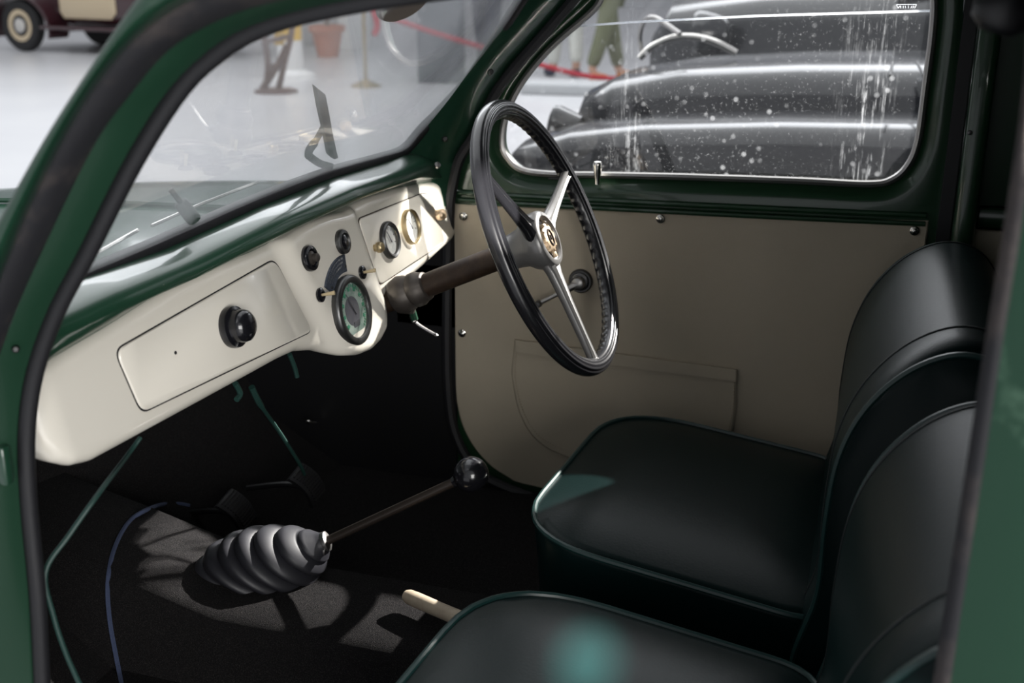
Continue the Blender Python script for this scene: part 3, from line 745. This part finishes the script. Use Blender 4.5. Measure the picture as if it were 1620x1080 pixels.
# ================================================================== SEATS
def seat(name, label, cor, zf, zr, prof, ya, yb, cat='seat'):
    xf = min(c[0] for c in cor)
    s = thing(name, label, cat, ((cor[0][0]+cor[2][0])/2, (ya+yb)/2, 0))
    pl0 = round_poly(cor, [.13, .15, .06, .06], 8)
    # bow the front edge forward
    pl2 = []
    for p in pl0:
        pl2.append(Vector((p.x, p.y)))
    cx = sum(p.x for p in pl2)/len(pl2); cy = sum(p.y for p in pl2)/len(pl2)
    x0 = min(p.x for p in pl2); x1 = max(p.x for p in pl2)
    def zz(x): return zf+(zr-zf)*(x-x0)/(x1-x0)
    # dense outline
    dn = [Vector((p.x, p.y, 0)) for p in pl2]; dn.append(dn[0].copy()); dn = resample(dn, 97)[:-1]
    rings = []
    for sc, z in ((.93, -.18), (.965, -.14), (.985, -.06), (1.0, -.025), (1.006, -.008), (1.0, 0.0)):
        rings.append([(cx+(p.x-cx)*sc, cy+(p.y-cy)*sc, zz(cx+(p.x-cx)*sc)+z) for p in dn])
    for i in range(1, 15):
        sc = 1-i/15; h = .022*(1-sc**3.2)
        rings.append([(cx+(p.x-cx)*sc, cy+(p.y-cy)*sc, zz(cx+(p.x-cx)*sc)+h) for p in dn])
    rings.append([(cx, cy, zz(cx)+.022)]*len(dn))
    mb = MB(); mb.loft(rings, cap=(True, False)); cu = mb.build('cushion', leather, s, ang=70)
    mb = MB(); mb.tube([(cx+(p.x-cx)*1.005, cy+(p.y-cy)*1.005, zz(p.x)+.001) for p in dn], .0042, 8, closed=True); mb.build('piping', piping, cu)
    mb = MB(); mb.box((cx+.02, cy, (zr-.16)/2), (.30, (yb-ya)*.8, zr-.16), bev=.01); mb.build('seat_frame', black_paint, s)
    # backrest: closed profile (x, z) carried across the width
    pr = smooth_path([(x, 0, z) for x, z in prof], 6, closed=True)
    pcx = sum(p.x for p in pr)/len(pr); pcz = sum(p.z for p in pr)/len(pr)
    rings = []; n = 26
    for i in range(n+1):
        t = i/n; y = ya+(yb-ya)*t; e = min(t, 1-t)*(yb-ya)
        k_ = 1-.045*(1-sstep(0, .06, e))**2
        if e < .012: k_ -= .03*(1-e/.012)
        dip = .022*math.exp(-((t-.5)/.23)**2)
        ring = []
        for p in pr:
            q = Vector((pcx+(p.x-pcx)*k_, y, pcz+(p.z-pcz)*(k_ if p.z > pcz else 1-.0*(1-k_))))
            ring.append(q)
        rings.append(ring)
    mb = MB(); mb.loft(rings); bk = mb.build('backrest', leather, s, ang=70)
    # piping down both edges and a stitched seam just inside each
    for t, rad, m_, nm, lift in ((.012, .0042, piping, 'piping', .001), (.988, .0042, piping, 'piping', .001), (.135, .0013, stitch, 'seam', .0006), (.915, .0013, stitch, 'seam', .0006)):
        i = t*n; i0 = min(int(i), n-1); fr = i-i0
        pts = [rings[i0][j].lerp(rings[i0+1][j], fr) for j in range(len(pr))]
        c = sum(pts, Vector())/len(pts)
        keep = [p+(p-c).normalized()*lift for p in pts]
        mb = MB(); mb.tube(keep, rad, 6, closed=True); mb.build(nm, m_, bk)
    return s
profD = [(.700, .13), (.722, .25), (.724, .35), (.732, .44), (.758, .51), (.805, .565), (.862, .590), (.915, .570), (.945, .50), (.945, .35), (.925, .2), (.88, .12), (.79, .10)]
seat('driver_seat', 'dark green leather driver seat beside the far door', [(.318, .535), (.350, 1.05), (.745, 1.05), (.745, .525)], .252, .195, profD, .500, 1.075)
profP = [(x+.022, z-.027) for x, z in profD]
seat('passenger_seat', 'dark green leather passenger seat nearest the open door', [(.295, -.0), (.325, .440), (.745, .430), (.745, -.02)], .245, .185, profP, -.035, .435)

# ================================================================== GEAR LEVER, HANDBRAKE, PEDALS, CABLES
tip = at(516, 856, 'y', .590); base = Vector((-.135, .545, .098)); kn = at(745, 750, 'y', .640)
gl = thing('gear_lever', 'gear lever with round black knob rising from a ribbed rubber boot', 'gear lever', base)
ax = (tip-base); Lb = ax.length; ax.normalize()
mb = MB(); rings = []
side = ax.cross(Vector((0, 0, 1))).normalized(); upv = side.cross(ax)
NB = 112; nr = 7
for i in range(NB+1):
    t = i/NB
    env = interp([(0, .026), (.06, .040), (.2, .056), (.42, .062), (.6, .055), (.78, .041), (.9, .027), (.96, .018), (1, .014)], t)
    ring = []
    for j in range(36):
        ph = 2*PI*j/36
        tt = t*nr
        rib = abs(math.sin(PI*(tt))) if t < .9 else .6
        r = env*(.86+.17*rib**.7)
        # ribs lean back at the bottom, as on the sagging boot
        lean = -.050*math.sin(ph+.25)*(1-t)**.75
        ring.append(base+ax*(t*Lb)+side*(math.cos(ph)*r)+upv*(math.sin(ph)*r)-ax*lean*(-1))
    rings.append(ring)
mb.loft(rings); boot = mb.build('boot', bootrub, gl, ang=80); boot['label'] = 'ribbed black rubber boot'
mb = MB(); mb.lathe([(.0135, -.004), (.0155, 0), (.0155, .006), (.012, .008)], tip-ax*.004, ax, 20); mb.box(tip+Vector((.002, -.012, -.010)), (.006, .010, .008), bev=.001); mb.build('boot_clip', dullmetal, boot)
mb = MB(); q = at(326, 866, 'y', .60); mb.box(q, (.012, .006, .010), bev=.0015); mb.tube([q, q+Vector((.02, .0, .008))], .0025, 6); mb.build('base_clip', chrome, boot)
ld = (kn-tip).normalized()
mb = MB(); mb.tube([tip-ld*.03, kn-ld*.010], .0068, 14); mb.build('shaft', darkmetal_brown, gl)
mb = MB(); mb.lathe([(.008, -.030), (.010, -.024)]+[(.0265*math.sin(a), -.0265*math.cos(a)) for a in [PI*(.15+.85*i/14) for i in range(15)]], kn, ld, 28); o = mb.build('knob', bakelite, gl); o['label'] = 'glossy black ball knob'

h0 = at(650, 945, 'z', .125); h1 = at(760, 992, 'z', .125)
hb = thing('handbrake_lever', 'worn cream handbrake grip beside the passenger cushion', 'handbrake', h0)
d = (h1-h0).normalized()
mb = MB(); mb.lathe([(0, -.012), (.008, -.010), (.0105, -.004), (.0112, .01), (.0108, .06), (.0112, .10), (.009, .106), (0, .107)], h0, d, 20); mb.build('grip', wood, hb)
mb = MB(); mb.tube([h0+d*.1, h0+d*.2+Vector((0, 0, -.02)), h0+d*.26+Vector((0, 0, -.07))], .007, 8); mb.build('lever_arm', black_paint, hb)

def pedal(px, py, y, label, z2):
    c = at(px, py, 'y', y); p = thing('pedal', label, 'pedal', c, group=None)
    R = Matrix.Rotation(math.radians(-38), 3, 'Y')@Matrix.Rotation(.12, 3, 'X')
    mb = MB(); rings = []
    for i in range(9):
        u = -1+2*i/8; zc = .034*u; bow = -.010*u*u
        rings.append([c+R@Vector((q[0]+bow, q[1], zc)) for q in ((-.004, -.028), (.004, -.030), (.006, -.026), (.006, .026), (.004, .030), (-.004, .028))])
    mb.loft(rings); pad = mb.build('pad', rubber, p, ang=50)
    for i in range(11):
        u = -.85+1.7*i/10
        mb = MB(); mb.box(c+R@Vector((.0068-.010*u*u, 0, .034*u)), (.003, .046, .0026), R); mb.build('tread_rib', rubber, pad, smooth=False)
    mb = MB(); mb.tube(smooth_path([c+R@Vector((-.004, 0, -.01)), c+Vector((-.05, 0, -.01)), c+Vector((-.13, .0, z2))], 5), .006, 8); mb.build('pedal_arm', black_paint, p)
    return p
pedal(378, 806, .79, 'black ribbed pedal beside the gear lever boot', -.03)
pedal(490, 764, .90, 'black ribbed pedal nearest the driver door, under the thin green rod', -.03)
mb = MB(); mb.tube(smooth_path([at(398, 612, 'x', -.12), at(412, 640, 'x', -.12), at(440, 680, 'x', -.13), at(472, 730, 'x', -.14), at(482, 750, 'x', -.15)], 5), [.005]*6+[.0032]*15, 8)
tag(mb.build('pedal_rod', cable_green), 'thin green rod hanging behind the dashboard towards the pedals', 'rod')
mb = MB(); mb.tube(smooth_path([at(222, 692, 'x', -.03), at(200, 722, 'x', -.03), at(160, 775, 'y', .10), at(110, 845, 'y', .06), at(72, 905, 'y', .035), at(85, 975, 'y', .035), at(105, 1035, 'y', .04), at(130, 1090, 'y', .05)], 8), .0028, 8)
tag(mb.build('cable', cable_green), 'thin green cable hanging beside the near front pillar', 'cable')
for lab, pts, r in (('short bent green wire end hanging under the glove box', ((372, 606), (380, 622), (374, 632)), .004), ('straight green wire end hanging below the centre of the dashboard', ((458, 560), (466, 580), (470, 596)), .0035)):
    mb = MB(); mb.tube(smooth_path([at(p[0], p[1], 'x', -.03) for p in pts], 4), r, 8); tag(mb.build('wire', cable_green), lab, 'wire')
mb = MB(); mb.lathe([(.004, -.004), (.005, 0), (.003, .005), (0, .006)], at(488, 667, 'x', -.3), (1, -.3, .2), 12); mb.tube([at(488, 667, 'x', -.3), at(500, 668, 'x', -.3)], .0016, 6)
tag(mb.build('bulkhead_screw', chrome), 'tiny bright screw on the black bulkhead above the pedals', 'screw')

# ================================================================== MIRROR, WIPERS, BONNET
mc = at(640, 0, 'x', .17)
mir = thing('rear_view_mirror', 'small oval brown rear-view mirror at the top of the windscreen', 'mirror', mc)
rad1 = (at(668, -42, 'x', .17)-at(606, 34, 'x', .17)).normalized(); e1 = rad1; nrm_ = Vector((.9, -.35, -.25)).normalized()
e1 = (e1-nrm_*e1.dot(nrm_)).normalized(); e2 = nrm_.cross(e1)
mb = MB(); mb.loft([[mc+e1*(.046*s_*math.cos(2*PI*k/40))+e2*(.0225*s_*math.sin(2*PI*k/40))+nrm_*h for k in range(40)] for s_, h in ((.9, -.006), (1, -.003), (1, .002), (.95, .004), (.93, .0035))]); mb.build('mirror_shell', mirror_tint, mir, ang=40)
mb = MB(); mb.tube([mc-nrm_*.004, mc+Vector((-.002, 0, .03)), mc+Vector((.03, 0, .085))], .004, 8); mb.build('mirror_stem', darkmetal, mir)

wp0, wp1 = ws(503, 142, .016), ws(533, 250, .016)
wip = thing('windscreen_wiper', 'dark wiper standing upright outside the middle of the windscreen', 'wiper', wp1)
wd = (wp1-wp0).normalized(); wsd = wd.cross(WSN)
def wq(px, py, o=.012): return ws(px, py, o)
mb = MB(); mb.plate([wq(501, 139), wq(515, 150), wq(521, 180), wq(527, 215), wq(535, 250), wq(529, 252), wq(522, 248), wq(514, 210), wq(507, 175)], WSN*.008, .0008); mb.build('blade', wiper_mat, wip, ang=30)
mb = MB(); mb.tube(smooth_path([ws(512, 200, .024), ws(500, 222, .03), ws(489, 238, .03), ws(488, 248, .026)], 5), [.0045]*6+[.006]*10, 8); mb.tube(smooth_path([ws(488, 246, .026), ws(505, 258, .02), ws(525, 264, .006)], 5), .006, 8); mb.build('wiper_arm', wiper_mat, wip)
sp = thing('wiper_spindle', 'dark wiper spindle stub on the green cowl outside the windscreen', 'wiper', ws(298, 335, .03))
a0 = ws(305, 345, .006); a1 = ws(281, 314, .03)
dd = (a1-a0).normalized()
mb = MB(); mb.lathe([(.0085, -.004), (.0095, 0), (.0095, .022), (.008, .026), (.0035, .027), (.0035, .046), (0, .047)], a0, dd, 14); mb.build('spindle_body', wiper_mat, sp)

bon = thing('bonnet', 'glossy green bonnet in front of the windscreen', 'bonnet', (-.6, .56, .5))
mb = MB(); rings = []
for i in range(17):
    t = i/16; x = -.112-1.0*t
    hw = .56-.26*t**1.2; zc = .662-.012*t-.08*t*t; yc = .575
    ring = []
    for j in range(33):
        a = PI*j/32; cs, sn = math.cos(a), math.sin(a)
        yy = yc-hw*(abs(cs)**.8)*(1 if cs > 0 else -1); z = zc-.20+.20*(abs(sn)**.62)
        ring.append((x, yy, z))
    rings.append(ring)
mb.loft(rings, closed=False); mb.build('bonnet_skin', hood_green, bon, ang=60)
mb = MB(); mb.tube(smooth_path([(-.10, .575, .666), (-.5, .575, .650), (-.9, .575, .602), (-1.08, .575, .572)], 6), .004, 6); mb.build('hinge_strip', hood_green, bon)
mb = MB(); mb.tube(smooth_path([at(150, 402, 'x', -.075), at(218, 364, 'x', -.085)], 4), .0022, 6); mb.tube(smooth_path([at(240, 357, 'x', -.085), at(320, 322, 'x', -.085), at(408, 288, 'x', -.085)], 4), .0022, 6); mb.build('cowl_edge_highlight', chrome, bon)  # chrome lines stand in for the highlight along the cowl edge

# ================================================================== BACKGROUND CARS
def xsec(x, y0, y1, z0, z1, p=.5, n=24):
    ring = []
    for j in range(n):
        a = 2*PI*j/n; c_, s_ = math.cos(a), math.sin(a)
        ring.append((x, (y0+y1)/2+(y1-y0)/2*(abs(c_)**p)*(1 if c_ > 0 else -1), (z0+z1)/2+(z1-z0)/2*(abs(s_)**p)*(1 if s_ > 0 else -1)))
    return ring
def tr(ring, M): return [M@Vector(p) for p in ring]
def wheel(parent, M, x, y, R, rimm, capm):
    c = M@Vector((x, y, R)); axis = (M.to_3x3()@Vector((0, -1, 0))) if y < 0 else (M.to_3x3()@Vector((0, 1, 0)))
    mb = MB(); mb.lathe([(R*.62, -.07), (R*.92, -.075), (R, -.04), (R, .03), (R*.93, .065), (R*.66, .07), (R*.60, .055)], c, axis, 36); wv = mb.build('wheel', tyre, parent, ang=50)
    mb = MB(); mb.lathe([(R*.62, .02), (R*.63, .058), (R*.5, .062), (R*.36, .05), (R*.34, .05), (0, .05)], c, axis, 32); mb.build('wheel_disc', rimm, wv)
    mb = MB(); mb.lathe([(R*.30, .048), (R*.28, .068), (R*.18, .085), (0, .09)], c, axis, 24); mb.build('hub_cap', capm, wv)
def vintage_car(name, label, loc, rz, paint, doorm, rimm, group=None, tail=0., lampm=None):
    t = thing(name, label, 'car', loc, rz, group); M = Matrix.Translation(loc)@Matrix.Rotation(rz, 4, 'Z')
    mb = MB(); mb.loft([tr(xsec(x, -hw, hw, z0, z1, .45), M) for x, hw, z0, z1 in ((.15, .25, .42, .85), (.25, .33, .38, 1.0), (.7, .42, .34, 1.05), (1.3, .60, .32, 1.1), (1.5, .70, .3, 1.12), (2.2, .74, .3, 1.12), (2.9, .72, .3, 1.1), (3.4, .6, .34, 1.0), (3.75+tail, .46, .4, .75))]); mb.build('body', paint, t, ang=50)
    mb = MB(); mb.loft([tr(xsec(x, -hw, hw, 1.0, z1, .5), M) for x, hw, z1 in ((1.3, .58, 1.12), (1.55, .62, 1.46), (1.9, .64, 1.56), (2.5, .64, 1.56), (3.0, .6, 1.42), (3.35, .5, 1.1))]); mb.build('cabin', paint, t, ang=50)
    for sy in (-1, 1):
        for cx, R in ((.75, .44), (3.0, .44)):
            rings = []
            for i in range(15):
                a = PI*(-.06+1.12*i/14); rr = R
                px_, pz = cx-math.cos(a)*rr*(1.05 if i < 7 else 1.25), .30+math.sin(a)*rr
                rings.append([M@Vector((px_+(.0 if k < 2 else math.cos(a)*.03), sy*(.46 if k in (0, 3) else .80), pz-(.0 if k < 2 else .04))) for k in range(4)])
            mb = MB(); mb.loft(rings); mb.build('fender', paint, t, ang=60)
            wheel(t, M, cx, sy*.70, .33, rimm, chrome)
        mb = MB(); mb.box(M@Vector((1.9, sy*.73, .32)), (1.5, .2, .05), M.to_3x3(), bev=.02); mb.build('running_board', paint, t)
        dp = [(1.52, .44), (2.30, .44), (2.38, .52), (2.38, 1.04), (2.30, 1.08), (1.54, 1.08), (1.46, 1.02), (1.46, .52)]
        mb = MB(); mb.plate([M@Vector((x, sy*.725, z)) for x, z in dp], M.to_3x3()@Vector((0, sy*.025, 0)), .02); d_ = mb.build('door', doorm, t, ang=30)
        mb = MB(); mb.plate([M@Vector((x, sy*.625, z)) for x, z in ((1.62, 1.14), (2.3, 1.14), (2.3, 1.44), (1.75, 1.44))], M.to_3x3()@Vector((0, sy*.03, 0)), .01); mb.build('side_window', black_car, t, ang=30)
        mb = MB(); mb.lathe([(.03, -.16), (.08, -.12), (.105, -.03), (.11, 0), (.10, .02), (0, .03)], M@Vector((.42, sy*.44, .86)), M.to_3x3()@Vector((-1, 0, 0)), 20); mb.build('headlamp', lampm or chrome, t)
    for xx, zb_ in ((.02, .48), (3.85+tail, .38)):
        mb = MB(); mb.box(M@Vector((xx, 0, zb_)), (.06, 1.5, .15), M.to_3x3(), bev=.025); mb.build('bumper', chrome, t)
    return t
# maroon car with a tan door, upper left: its near front wheel stands at the point seen at (40, 82)
g = at(42, 81, 'z', GZ); rz = -.12
lo = Vector(g)-Matrix.Rotation(rz, 3, 'Z')@Vector((.75, -.70, 0))
vintage_car('vintage_car', 'maroon vintage car with tan door across the hall floor', lo, rz, maroon, tan_paint, tan_paint, tail=.12)

# black car parked alongside, seen through the driver door window
bc = thing('vintage_car', 'black open vintage car parked right outside the driver window', 'car', (.6, 2.6, GZ))
mb = MB(); rings = []
for x, y0, y1, z1 in ((-.34, 2.34, 2.44, .30), (-.30, 2.24, 2.52, .42), (-.20, 2.17, 2.56, .515), (-.05, 2.12, 2.58, .558), (.15, 2.10, 2.60, .585), (.5, 2.10, 2.62, .607), (.9, 2.10, 2.64, .618), (1.4, 2.10, 2.66, .60), (2.2, 2.12, 2.66, .50)):
    rings.append(xsec(x, y0, y1, min(.2, z1-.16) if x < -.1 else .08, z1, .46, 40))
mb.loft(rings); mb.build('near_fender', black_car, bc, ang=60)
mb = MB(); rings = []
for x, y0, y1, z1 in ((-.20, 2.78, 3.22, .52), (-.16, 2.70, 3.30, .60), (-.06, 2.64, 3.36, .650), (.15, 2.58, 3.42, .690), (.5, 2.54, 3.46, .715), (.9, 2.52, 3.48, .728), (1.3, 2.50, 3.50, .735), (2.4, 2.50, 3.5, .72)):
    rings.append(xsec(x, y0, y1, .05, z1, .45, 48))
mb.loft(rings); mb.build('bonnet', black_car, bc, ang=60)
mb = MB(); rings = []
for x, z1 in ((-.34, .30), (-.25, .48), (0, .56), (.5, .6), (1.2, .6), (2.2, .5)): rings.append(xsec(x, 3.38, 3.9, .1, z1, .62, 24))
mb.loft(rings); mb.build('far_fender', black_car, bc, ang=60)
mb = MB(); mb.box((1.0, 3.0, .22), (2.6, 1.3, .5), bev=.1); mb.build('body', black_car, bc)
mb = MB(); mb.lathe([(.02, .09), (.07, .07), (.10, 0), (.10, -.015), (.09, -.02), (0, -.022)], (-.20, 2.64, .47), (1, 0, 0), 24); mb.build('headlamp', black_car, bc)
wheel(bc, Matrix.Translation((0, 0, GZ)), .05, 2.2+0, .30, grey_car, chrome)
# folded windscreen frame and steering wheel
mb = MB(); mb.tube(smooth_path([at(1018, 92, 'y', 3.1), at(1012, 60, 'y', 3.1), at(1018, 36, 'y', 3.05), at(1032, 27, 'y', 3.0), at(1050, 36, 'y', 2.95), at(1076, 54, 'y', 2.9)], 6), .008, 8); mb.build('mirror_bracket', dullmetal, bc)
mb = MB(); mb.tube(smooth_path([at(1012, 92, 'y', 2.95), at(1030, 75, 'y', 2.95), at(1060, 61, 'y', 2.95), at(1095, 58, 'y', 2.95), at(1130, 66, 'y', 2.95), at(1165, 84, 'y', 2.95)], 6), .011, 10); mb.build('cowl_hoop', chrome, bc)
mb = MB()
for q in (((1412, 100), (1408, 120)), ((1450, 98), (1462, 120))):
    p_ = [at(*q[0], 'z', .735), at(*q[1], 'z', .725)]; mb.tube([p_[0], p_[1]], .004, 6)
mb.build('bonnet_gap', black_paint, bc)
# dark saloon behind it
vintage_car('vintage_car', 'dusty dark grey saloon behind the black open car', Vector((-.55, 5.3, GZ)), 0., grey_car, grey_car, grey_car, lampm=grey_car)

# ================================================================== BACKGROUND OBJECTS IN THE HALL
def ground(px, py): return at(px, py, 'z', GZ)
def up_to(g, py):
    """height above the floor at g that reaches image row py"""
    lo_, hi_ = 0., 4.
    for _ in range(40):
        m_ = (lo_+hi_)/2; P = Vector((g.x, g.y, GZ+m_))-CAM
        yy = 540-FPX*P.dot(_u)/P.dot(_fw)
        if yy > py: lo_ = m_
        else: hi_ = m_
    return lo_
# brass stanchion and red rope
g = ground(579, 137); st_ = thing('rope_stanchion', 'slender brass rope stanchion on a round base, seen through the windscreen', 'stanchion', g)
mb = MB(); mb.lathe([(.15, 0), (.15, .012), (.11, .03), (.05, .055), (.03, .07), (0, .07)], g, (0, 0, 1), 28); mb.build('base', brass, st_)
mb = MB(); mb.lathe([(.019, .06), (.019, .80), (.03, .81), (.03, .87), (.02, .88), (.035, .93), (0, .97)], g, (0, 0, 1), 14); mb.build('post', brass, st_)
def dpt(px, py, d): 
    v = _fw+_r*((px-810)/FPX)+_u*((540-py)/FPX); return CAM+v*d
mb = MB(); mb.tube(smooth_path([g+Vector((.055, -.02, .84)), dpt(600, 20, 11.1), dpt(640, 36, 11), dpt(700, 56, 11), dpt(780, 80, 11), dpt(860, 104, 11.2), dpt(935, 121, 11.4), dpt(1010, 124, 11.8), dpt(1080, 110, 12)], 6), .024, 8)
tag(mb.build('barrier_rope', rope_red), 'long red barrier rope sloping from the brass stanchion to the right', 'rope')
mb = MB(); mb.tube(smooth_path([dpt(590, 14, 10.9), dpt(597, 40, 10.9), dpt(592, 56, 10.9)], 6), .03, 8)
tag(mb.build('rope_tail', rope_red), 'short red rope end hanging from the brass stanchion', 'rope')
# brown iron stand with yellow sign
g = ground(437, 146); H = up_to(g, 0)
ir = thing('iron_stand', 'brown curved iron stand on an oval foot', 'stand', g)
mb = MB(); mb.lathe([(.20, 0), (.20, .02), (.17, .03), (0, .03)], g, (0, 0, 1), 24); mb.build('foot', iron_brown, ir)
R3 = Vector((math.cos(.43), math.sin(.43), 0))
for pts in (((-.10, .02), (-.06, .25), (-.08, .5), (-.10, .75), (-.05, 1.0)), ((.02, .02), (.10, .3), (.17, .55), (.16, .8), (.07, 1.02)), ((-.13, .03), (.0, .2), (.12, .42))):
    mb = MB(); mb.tube(smooth_path([g+R3*x+Vector((0, 0, z)) for x, z in pts], 6), .030, 8); mb.build('upright', iron_brown, ir)
for z, x0, x1 in ((.22, -.07, .10), (.45, -.08, .15), (.62, -.09, .17)):
    mb = MB(); mb.tube([g+R3*x0+Vector((0, 0, z)), g+R3*x1+Vector((0, 0, z+.06))], .02, 8); mb.build('crossbar', iron_brown, ir)
mb = MB(); mb.box(g+R3*.03+Vector((0, .05, .70)), (.09, .02, .55), Matrix.Rotation(.43, 3, 'Z'), bev=.006); mb.build('yellow_panel', yellow, ir)
g = ground(461, 122)
sg = thing('sign_column', 'white tapered sign column with red and orange bands behind the iron stand', 'sign', g)
mb = MB(); mb.lathe([(.26, 0), (.24, .04), (.14, .08), (.12, .5), (.11, 1.4), (0, 1.41)], g, (0, 0, 1), 24); mb.build('column', white_paint, sg)
for z0, z1, m_ in ((.38, .62, yellow), (.66, .82, terracotta), (.88, .97, redp)):
    mb = MB(); mb.lathe([(.128, z0), (.128, z1)], g, (0, 0, 1), 24); mb.build('band', m_, sg)
# potted tree
g = ground(519, 90); pt_ = thing('potted_tree', 'small tree in a terracotta pot by the white block', 'plant', g)
mb = MB(); mb.lathe([(.13, 0), (.19, .30), (.225, .31), (.23, .39), (.21, .39), (.20, .34), (0, .34)], g, (0, 0, 1), 28); mb.build('pot', terracotta, pt_)
mb = MB(); mb.tube(smooth_path([g+Vector((0, 0, .3)), g+Vector((.01, 0, .8)), g+Vector((.04, .0, 1.3))], 6), .035, 8); mb.build('trunk', bark, pt_)
mb = MB(); random.seed(5)
for k in range(90):
    a = random.uniform(0, 2*PI); r = random.uniform(.05, .45); z = random.uniform(.85, 1.7)
    c = g+Vector((r*math.cos(a), r*math.sin(a), z)); d = Vector((math.cos(a), math.sin(a), random.uniform(-.6, .4))).normalized(); s_ = d.cross(Vector((0, 0, 1))).normalized()
    mb.add([c, c+d*.07+s_*.03, c+d*.15, c+d*.07-s_*.03], [(0, 1, 2, 3)])
mb.build('foliage', leafm, pt_, smooth=False)
# blocks behind
g = ground(548, 80); mb = MB(); mb.box(g+Vector((.0, .3, .9)), (.42, .42, 1.8), Matrix.Rotation(.35, 3, 'Z'), bev=.02); tag(mb.build('display_block', white_paint), 'tall white display block beside the potted tree', 'block')
g = ground(500, 75); mb = MB(); mb.box(g+Vector((0, .5, .8)), (.75, .4, 1.6), Matrix.Rotation(.35, 3, 'Z'), bev=.02); tag(mb.build('display_block', grey_paint), 'pale grey display block behind the terracotta pot', 'block')
g = ground(688, 132); mb = MB(); mb.box(g+Vector((0, .2, .45)), (.42, .42, .9), Matrix.Rotation(.2, 3, 'Z'), bev=.015); tag(mb.build('display_plinth', plinth_mat), 'dark grey plinth right of the brass stanchion', 'plinth')
g = ground(885, 148); mb = MB(); mb.box(g+Vector((.2, .1, .05)), (1.1, .5, .1), Matrix.Rotation(.1, 3, 'Z'), bev=.015); tag(mb.build('low_step', grey_paint), 'low grey step on the hall floor beyond the side window', 'step')

# visitors: one continuous skinned figure each
def person(label, g, rz, top, bottom, shoe, stride=.18):
    t = thing('person', label, 'person', g, rz); M = Matrix.Translation(g)@Matrix.Rotation(rz, 4, 'Z')
    def skinned(name, V, Ed, Rd, m, root=0):
        me = bpy.data.meshes.new(name); bm = bmesh.new(); lay = bm.verts.layers.skin.verify(); vs = []
        for i, p in enumerate(V):
            v = bm.verts.new(M@Vector(p)); v[lay].radius = (Rd[i], Rd[i]); v[lay].use_root = (i == root); vs.append(v)
        for a, c in Ed: bm.edges.new((vs[a], vs[c]))
        bm.to_mesh(me); bm.free(); me.materials.append(m)
        o = bpy.data.objects.new(name, me); COL.objects.link(o); o.parent = t; o.matrix_parent_inverse = pmat(t).inverted()
        o.modifiers.new('skin', 'SKIN').use_smooth_shade = True; s_ = o.modifiers.new('sub', 'SUBSURF'); s_.levels = 1; s_.render_levels = 2
        return o
    s = stride
    V = [(0, 0, .95), (0, 0, 1.12), (0, 0, 1.32), (0, 0, 1.45), (0, 0, 1.52), (.0, 0, 1.66),
         (0, .17, 1.40), (-.02, .23, 1.14), (.06, .25, .92), (0, -.17, 1.40), (.04, -.24, 1.14), (.10, -.24, .92),
         (0, .09, .88), (s*.5, .10, .50), (s, .10, .09), (s+.13, .11, .04), (0, -.09, .88), (-s*.4, -.10, .50), (-s*1.1, -.10, .11), (-s*1.1+.12, -.11, .04)]
    Ed = [(0, 1), (1, 2), (2, 3), (3, 4), (4, 5), (2, 6), (6, 7), (7, 8), (2, 9), (9, 10), (10, 11), (0, 12), (12, 13), (13, 14), (14, 15), (0, 16), (16, 17), (17, 18), (18, 19)]
    Rd = [.14, .13, .15, .07, .055, .095, .06, .045, .03, .06, .045, .03, .095, .07, .045, .035, .095, .07, .045, .035]
    body = skinned('body', V, Ed, Rd, skin_m); 
    tr_ = skinned('trousers', [V[0], V[12], V[13], (V[14][0], V[14][1], .12), V[16], V[17], (V[18][0], V[18][1], .14)], [(0, 1), (1, 2), (2, 3), (0, 4), (4, 5), (5, 6)], [.155, .115, .09, .07, .115, .09, .07], bottom)
    skinned('shirt', [(0, 0, .98), V[1], V[2], (0, 0, 1.43), V[6], V[7], V[9], V[10]], [(0, 1), (1, 2), (2, 3), (2, 4), (4, 5), (2, 6), (6, 7)], [.155, .15, .165, .08, .08, .065, .08, .065], top)
    for i in (15, 19):
        skinned('shoe', [(V[i][0]-.15, V[i][1], .055), (V[i][0]-.02, V[i][1], .045), (V[i][0]+.07, V[i][1], .035)], [(0, 1), (1, 2)], [.055, .048, .036], shoe)
    skinned('hair', [(-.03, 0, 1.70), (.0, 0, 1.745), (-.06, 0, 1.62)], [(0, 1), (0, 2)], [.095, .07, .07], hair_m)
    return t
person('person in olive trousers and orange shoes walking beyond the side window', ground(958, 128), .6, palecloth, olive, orangecl)
person('person in pale trousers standing beyond the side window', ground(893, 122), 2.2, navy, palecloth, navy, .08)
person('person in dark trousers and blue top behind the dark plinth', ground(770, 118), 1.2, bluecloth, navy, yellow, .08)
